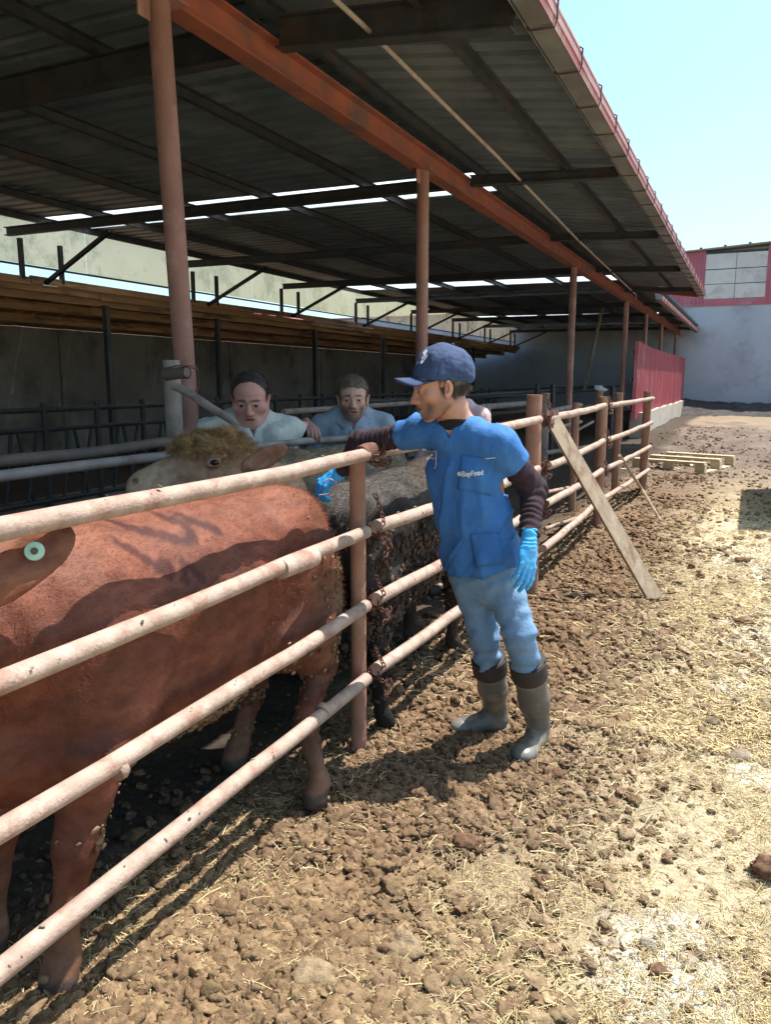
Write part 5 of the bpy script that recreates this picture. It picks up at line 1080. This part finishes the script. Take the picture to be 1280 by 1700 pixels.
# ------------------------------------------------------------------ figures further back
def figure(O, yaw, sc, hs, shirt, base, label, arms, beard=0., bz=-.035, fat=0., head_pitch=.0, head_yaw=0., hl=HL_short, hcol=(.04, .03, .025), lean=0., collar=True, belly=0., hth=.007, hres=.0038, hair=True, wide=1.0):
    R = np.array([[math.cos(yaw), -math.sin(yaw), 0], [math.sin(yaw), math.cos(yaw), 0], [0, 0, 1.]]); O = np.array(O, float)
    root = empty('person', tuple(O), label, 'person'); G = lambda p: np.asarray(p)@R.T
    hc = np.array([0, lean+.03, 1.545])*sc; Rl = frame((math.sin(head_yaw), math.cos(head_yaw), -math.tan(head_pitch)), UPV); hs_ = hs
    f = head_field(hs_, hres, fat=fat); V, F = f.mesh(); hcl = head_col(V, hs_, base, beard, bz, .45); parts = [(G(place(V, Rl, hc)), F, hcl)]
    b = Field(np.array((-.62, -.3, .0))*sc, np.array((.62, .62, 1.56))*sc, .014); S = np.array([1, 1, 1.])*sc
    def ch(p, r, k=.03): b.chain([np.array(q)*sc for q in p], [q*sc for q in r], k*sc)
    ch([(0, lean-.02, 1.52), (0, lean-.04, 1.40)], [.062+fat, .07+fat], .03); b.ell(np.array((0, lean*.7-.02, 1.22))*sc, np.array((.16+belly*.4, .10+belly*.5, .22))*sc, None, .05*sc); b.ell(np.array((0, .0, .98))*sc, np.array((.15, .10, .14))*sc, None, .05*sc)
    ch([(-.17, lean-.03, 1.385), (0, lean-.04, 1.41), (.17, lean-.03, 1.385)], [.055, .065, .055], .04)
    for s in (-1, 1): ch([(s*.09, 0, .92), (s*.10, .02, .50), (s*.10, -.01, .10), (s*.10, .10, .05)], [.085, .058, .042, .045])
    hands = []
    for (e, w, fdir, bdir, ts, curl, th, sl) in arms:
        s = 1 if e[0] > 0 else -1; ch([(s*.19, lean-.03, 1.37), e, w], [.048, .038, .028])
    V, F = b.mesh(); parts.append((G(V), F, np.tile(base, (len(V), 1))))
    for (e, w, fdir, bdir, ts, curl, th, sl) in arms:
        hv, hf_ = glove(np.array(w)*sc, fdir, bdir, ts, curl, th, sc=sc*1.02, thick=.002); hv2 = G(hv); parts.append((hv2, hf_, np.tile(np.array(base)*.8, (len(hv2), 1))))
    V, F, C = joinm(parts); link('body', npmesh('body', V, F, C), M['skin'], root, loc=(0, 0, 0))
    add_eyes(root, lambda q: G(place(q, Rl, hc)), hs_, np.zeros(3))
    if hair: V, F = hair_mesh(f, hs_, hl, hth, 3); c = np.tile(hcol, (len(V), 1)); link('hair', npmesh('hair', G(place(V, Rl, hc)), F, c), M['hair'], root, loc=(0, 0, 0)); head_strands(root, G(place(V, Rl, hc)), F, hcol, 3500, .013*hs, .0006*hs, M['hair'], 5, (0, 0, -.3), np.zeros(3))
    # shirt
    f = Field(np.array((-.5, -.35, .80))*sc, np.array((.5, .5, 1.56))*sc, .0085)
    def sh(p, r, k=.04): f.chain([np.array(q)*sc for q in p], [q*sc for q in r], k*sc)
    f.ell(np.array((0, lean*.7-.01, 1.24))*sc, np.array((.185*wide+belly*.4, .122+belly*.5, .21))*sc, None, .06*sc); f.ell(np.array((0, .015, 1.02))*sc, np.array((.17+belly*.5, .122+belly*.8, .17))*sc, None, .06*sc)
    sh([(-.185*wide, lean-.03, 1.37), (-.07, lean-.04, 1.435), (.07, lean-.04, 1.435), (.185*wide, lean-.03, 1.37)], [.066, .062, .062, .066])
    for (e, w, fdir, bdir, ts, curl, th, sl) in arms:
        s = 1 if e[0] > 0 else -1; a = np.array((s*.19*wide, lean-.03, 1.365)); e = np.array(e); w = np.array(w)
        if sl <= 1: sh([a, a+(e-a)*sl], [.066, .064 if sl < 1 else .056])
        else: sh([a, e, e+(w-e)*(sl-1)], [.064, .050, .040])
    f.half((0, 0, .88*sc), (0, 0, -1)); X, Y, Z = np.meshgrid(*f.ax, indexing='ij'); P = np.stack([X, Y, Z], -1)/sc
    nkc = .075+fat-np.linalg.norm((P-[0, lean-.02, 1.50])*[1, 1, .8], axis=-1); vv = (P[..., 2]-1.325)*.36-np.abs(P[..., 0]); vv = np.where((P[..., 1] > lean), vv, -1); vv = np.where(P[..., 2] > 1.3, vv, -1)
    f.f = np.maximum(f.f, (np.maximum(nkc, vv*.9)*sc).astype(np.float32)); V, F = f.mesh(); N = vnormals(V, F); q = V/sc
    V = V+N*(.006*fbm(q*[1.6, 1.6, .6], 11, 3, 5)+.006*np.sin(q[:, 0]*60+q[:, 2]*50+2*vnoise(q, 7, 3))*np.exp(-((np.abs(q[:, 0])-.17)/.07)**2)*sstep(1.42, 1.3, q[:, 2])+.002*fbm(q, 30, 2, 7))[:, None]; top_ = link('shirt', npmesh('shirt', G(V), F), shirt, root, loc=(0, 0, 0))
    if collar:
        for s in (-1, 1):
            A = [(s*.078, lean-.075, 1.475), (s*.090, lean-.02, 1.455), (s*.070, lean+.045, 1.43), (s*.018, lean+.085, 1.375)]; B = [(s*.100, lean-.085, 1.435), (s*.125, lean-.02, 1.415), (s*.110, lean+.060, 1.375), (s*.060, lean+.095, 1.335)]
            m = MB(); V = [np.array(p)*sc for p in A+B]; V = [G(p) for p in V]; V += [p-G(np.array((s*.004, .004, .006))*sc) for p in V]
            m.add(V, [(0, 1, 5, 4), (1, 2, 6, 5), (2, 3, 7, 6), (8, 12, 13, 9), (9, 13, 14, 10), (10, 14, 15, 11), (4, 5, 13, 12), (5, 6, 14, 13), (6, 7, 15, 14), (0, 8, 9, 1), (1, 9, 10, 2), (2, 10, 11, 3), (3, 11, 15, 7), (0, 4, 12, 8)]); c = m.build('collar', shirt, None, smooth=True); c.parent = root
            m = MB(); m.tube([G(np.array(p)*sc+[0, 0, .001]) for p in B], .0028*sc, 6); c = m.build('collar_trim', M['polo_trim'] if shirt.name != 'pale_pink_jacket' else M['red_collar'], None, smooth=True); c.parent = root
        m = MB(); m.box((-.016*sc, (lean+.086)*sc, 1.20*sc), (.016*sc, (lean+.118+belly*.5)*sc, 1.335*sc), R); c = m.build('placket', shirt, None); c.parent = root
    # trousers and shoes
    f = Field(np.array((-.3, -.25, .02))*sc, np.array((.3, .3, 1.05))*sc, .014); f.ell(np.array((0, 0, .93))*sc, np.array((.165+belly*.3, .115+belly*.4, .12))*sc, None, .04*sc)
    for s in (-1, 1): f.chain([np.array(q)*sc for q in ((s*.09, 0, .90), (s*.10, .02, .50), (s*.10, -.01, .08))], [.1*sc, .075*sc, .065*sc], .03)
    f.half((0, 0, .07), (0, 0, -1)); V, F = f.mesh(); link('trousers', npmesh('trousers', G(V), F), M['trousers'], root, loc=(0, 0, 0))
    for s in (-1, 1):
        f = Field(np.array((s*.1-.08, -.14, -.02))*sc, np.array((s*.1+.08, .26, .2))*sc, .009); f.ell(np.array((s*.1, .06, .045))*sc, np.array((.052, .15, .055))*sc, None, .02); f.cap(np.array((s*.1, -.01, .06))*sc, np.array((s*.1, -.01, .15))*sc, .055*sc, .055*sc, .03); f.half((0, 0, -.005), (0, 0, -1)); V, F = f.mesh(); link('boot', npmesh('boot', G(V), F), M['rubber_dark'], root, loc=(0, 0, 0))
    return root
def standing(px, py, depth, sc, hzl=1.60):     # feet position that puts the head centre on the ray
    p = at(px, py, depth); return p
# heavy man
p1 = at(403, 664, 4.62); s1 = p1[2]/1.60/1.0; yaw1 = math.atan2(-(CAMP-p1)[0], (CAMP-p1)[1]); yaw1 = math.atan2(-(CAMP-p1)[0], (CAMP-p1)[1])
def to_local(q, O, yaw, sc): c, s = math.cos(-yaw), math.sin(-yaw); v = np.array(q)-np.array(O); return np.array([c*v[0]-s*v[1], s*v[0]+c*v[1], v[2]])/sc
yw = yaw1+.12; s1 = 1.02; O1 = (p1[0], p1[1]+.06, p1[2]-1.545*s1)
hR = to_local(onX(513, 716, -2.54)+[0, 0, .028], O1, yw, s1); eR_ = to_local(at(455, 724, 4.6), O1, yw, s1)
figure(O1, yw, s1, 1.32, M['polo_green'], (.50, .265, .22), 'heavy balding man in pale green polo resting a hand on the inner rail',
       [(eR_, hR+[.0, -.03, .01], np.array([-.15, 1., -.35]), np.array([0, .3, 1]), 1, (.7, .75, .75, .7), .5, 1.75), ((.27 if eR_[0] < 0 else -.27, .02, 1.12), (.27 if eR_[0] < 0 else -.27, .10, .88), (0, .1, -1), (1, 0, 0), 1, (.4, .4, .4, .4), .4, .75)],
       fat=.013, head_pitch=.28, head_yaw=.22, belly=.10, lean=.04, hl=([-.12, -.09, -.04, -.01, .02, .035, .055, .068, .078, .1], [-.07, -.06, -.04, -.0, .002, .055, .098, .116, .122, .125]), hcol=(.05, .04, .036), hth=.002, wide=1.36)
# young bearded man
p2 = at(586, 662, 5.35); yw = math.atan2(-(CAMP-p2)[0], (CAMP-p2)[1]); s2 = 1.0; O2 = (p2[0], p2[1], p2[2]-1.545*s2)
figure(O2, yw, s2, 1.27, M['polo_blue'], (.54, .33, .265), 'young bearded man in grey blue polo standing behind the inner rail',
       [((.29, .0, 1.10), (.30, .14, .90), (0, .3, -1), (1, 0, 0), 1, (.4, .4, .4, .4), .4, .75), ((-.29, .0, 1.10), (-.30, .14, .90), (0, .3, -1), (-1, 0, 0), -1, (.4, .4, .4, .4), .4, .75)],
       beard=.85, bz=-.028, head_pitch=.06, hcol=(.16, .12, .09), hl=([-.12, -.09, -.04, -.01, .02, .035, .055, .07, .085, .1], [-.07, -.06, -.035, .01, .012, .055, .062, .066, .07, .08]), hth=.006, wide=1.2)
# mostly hidden person behind
p3 = at(757, 652, 5.6); O3 = (p3[0], p3[1], p3[2]-1.545*.98); figure(O3, math.pi-.5+YAW, .98, 1.0, M['pink_jacket'], (.42, .25, .19), 'person in pale jacket with red collar almost hidden behind the man in blue', [((.27, .0, 1.12), (.27, .12, .9), (0, .3, -1), (1, 0, 0), 1, (.4, .4, .4, .4), .4, 1.8), ((-.27, .0, 1.12), (-.27, .12, .9), (0, .3, -1), (-1, 0, 0), -1, (.4, .4, .4, .4), .4, 1.8)], collar=True, hres=.006)
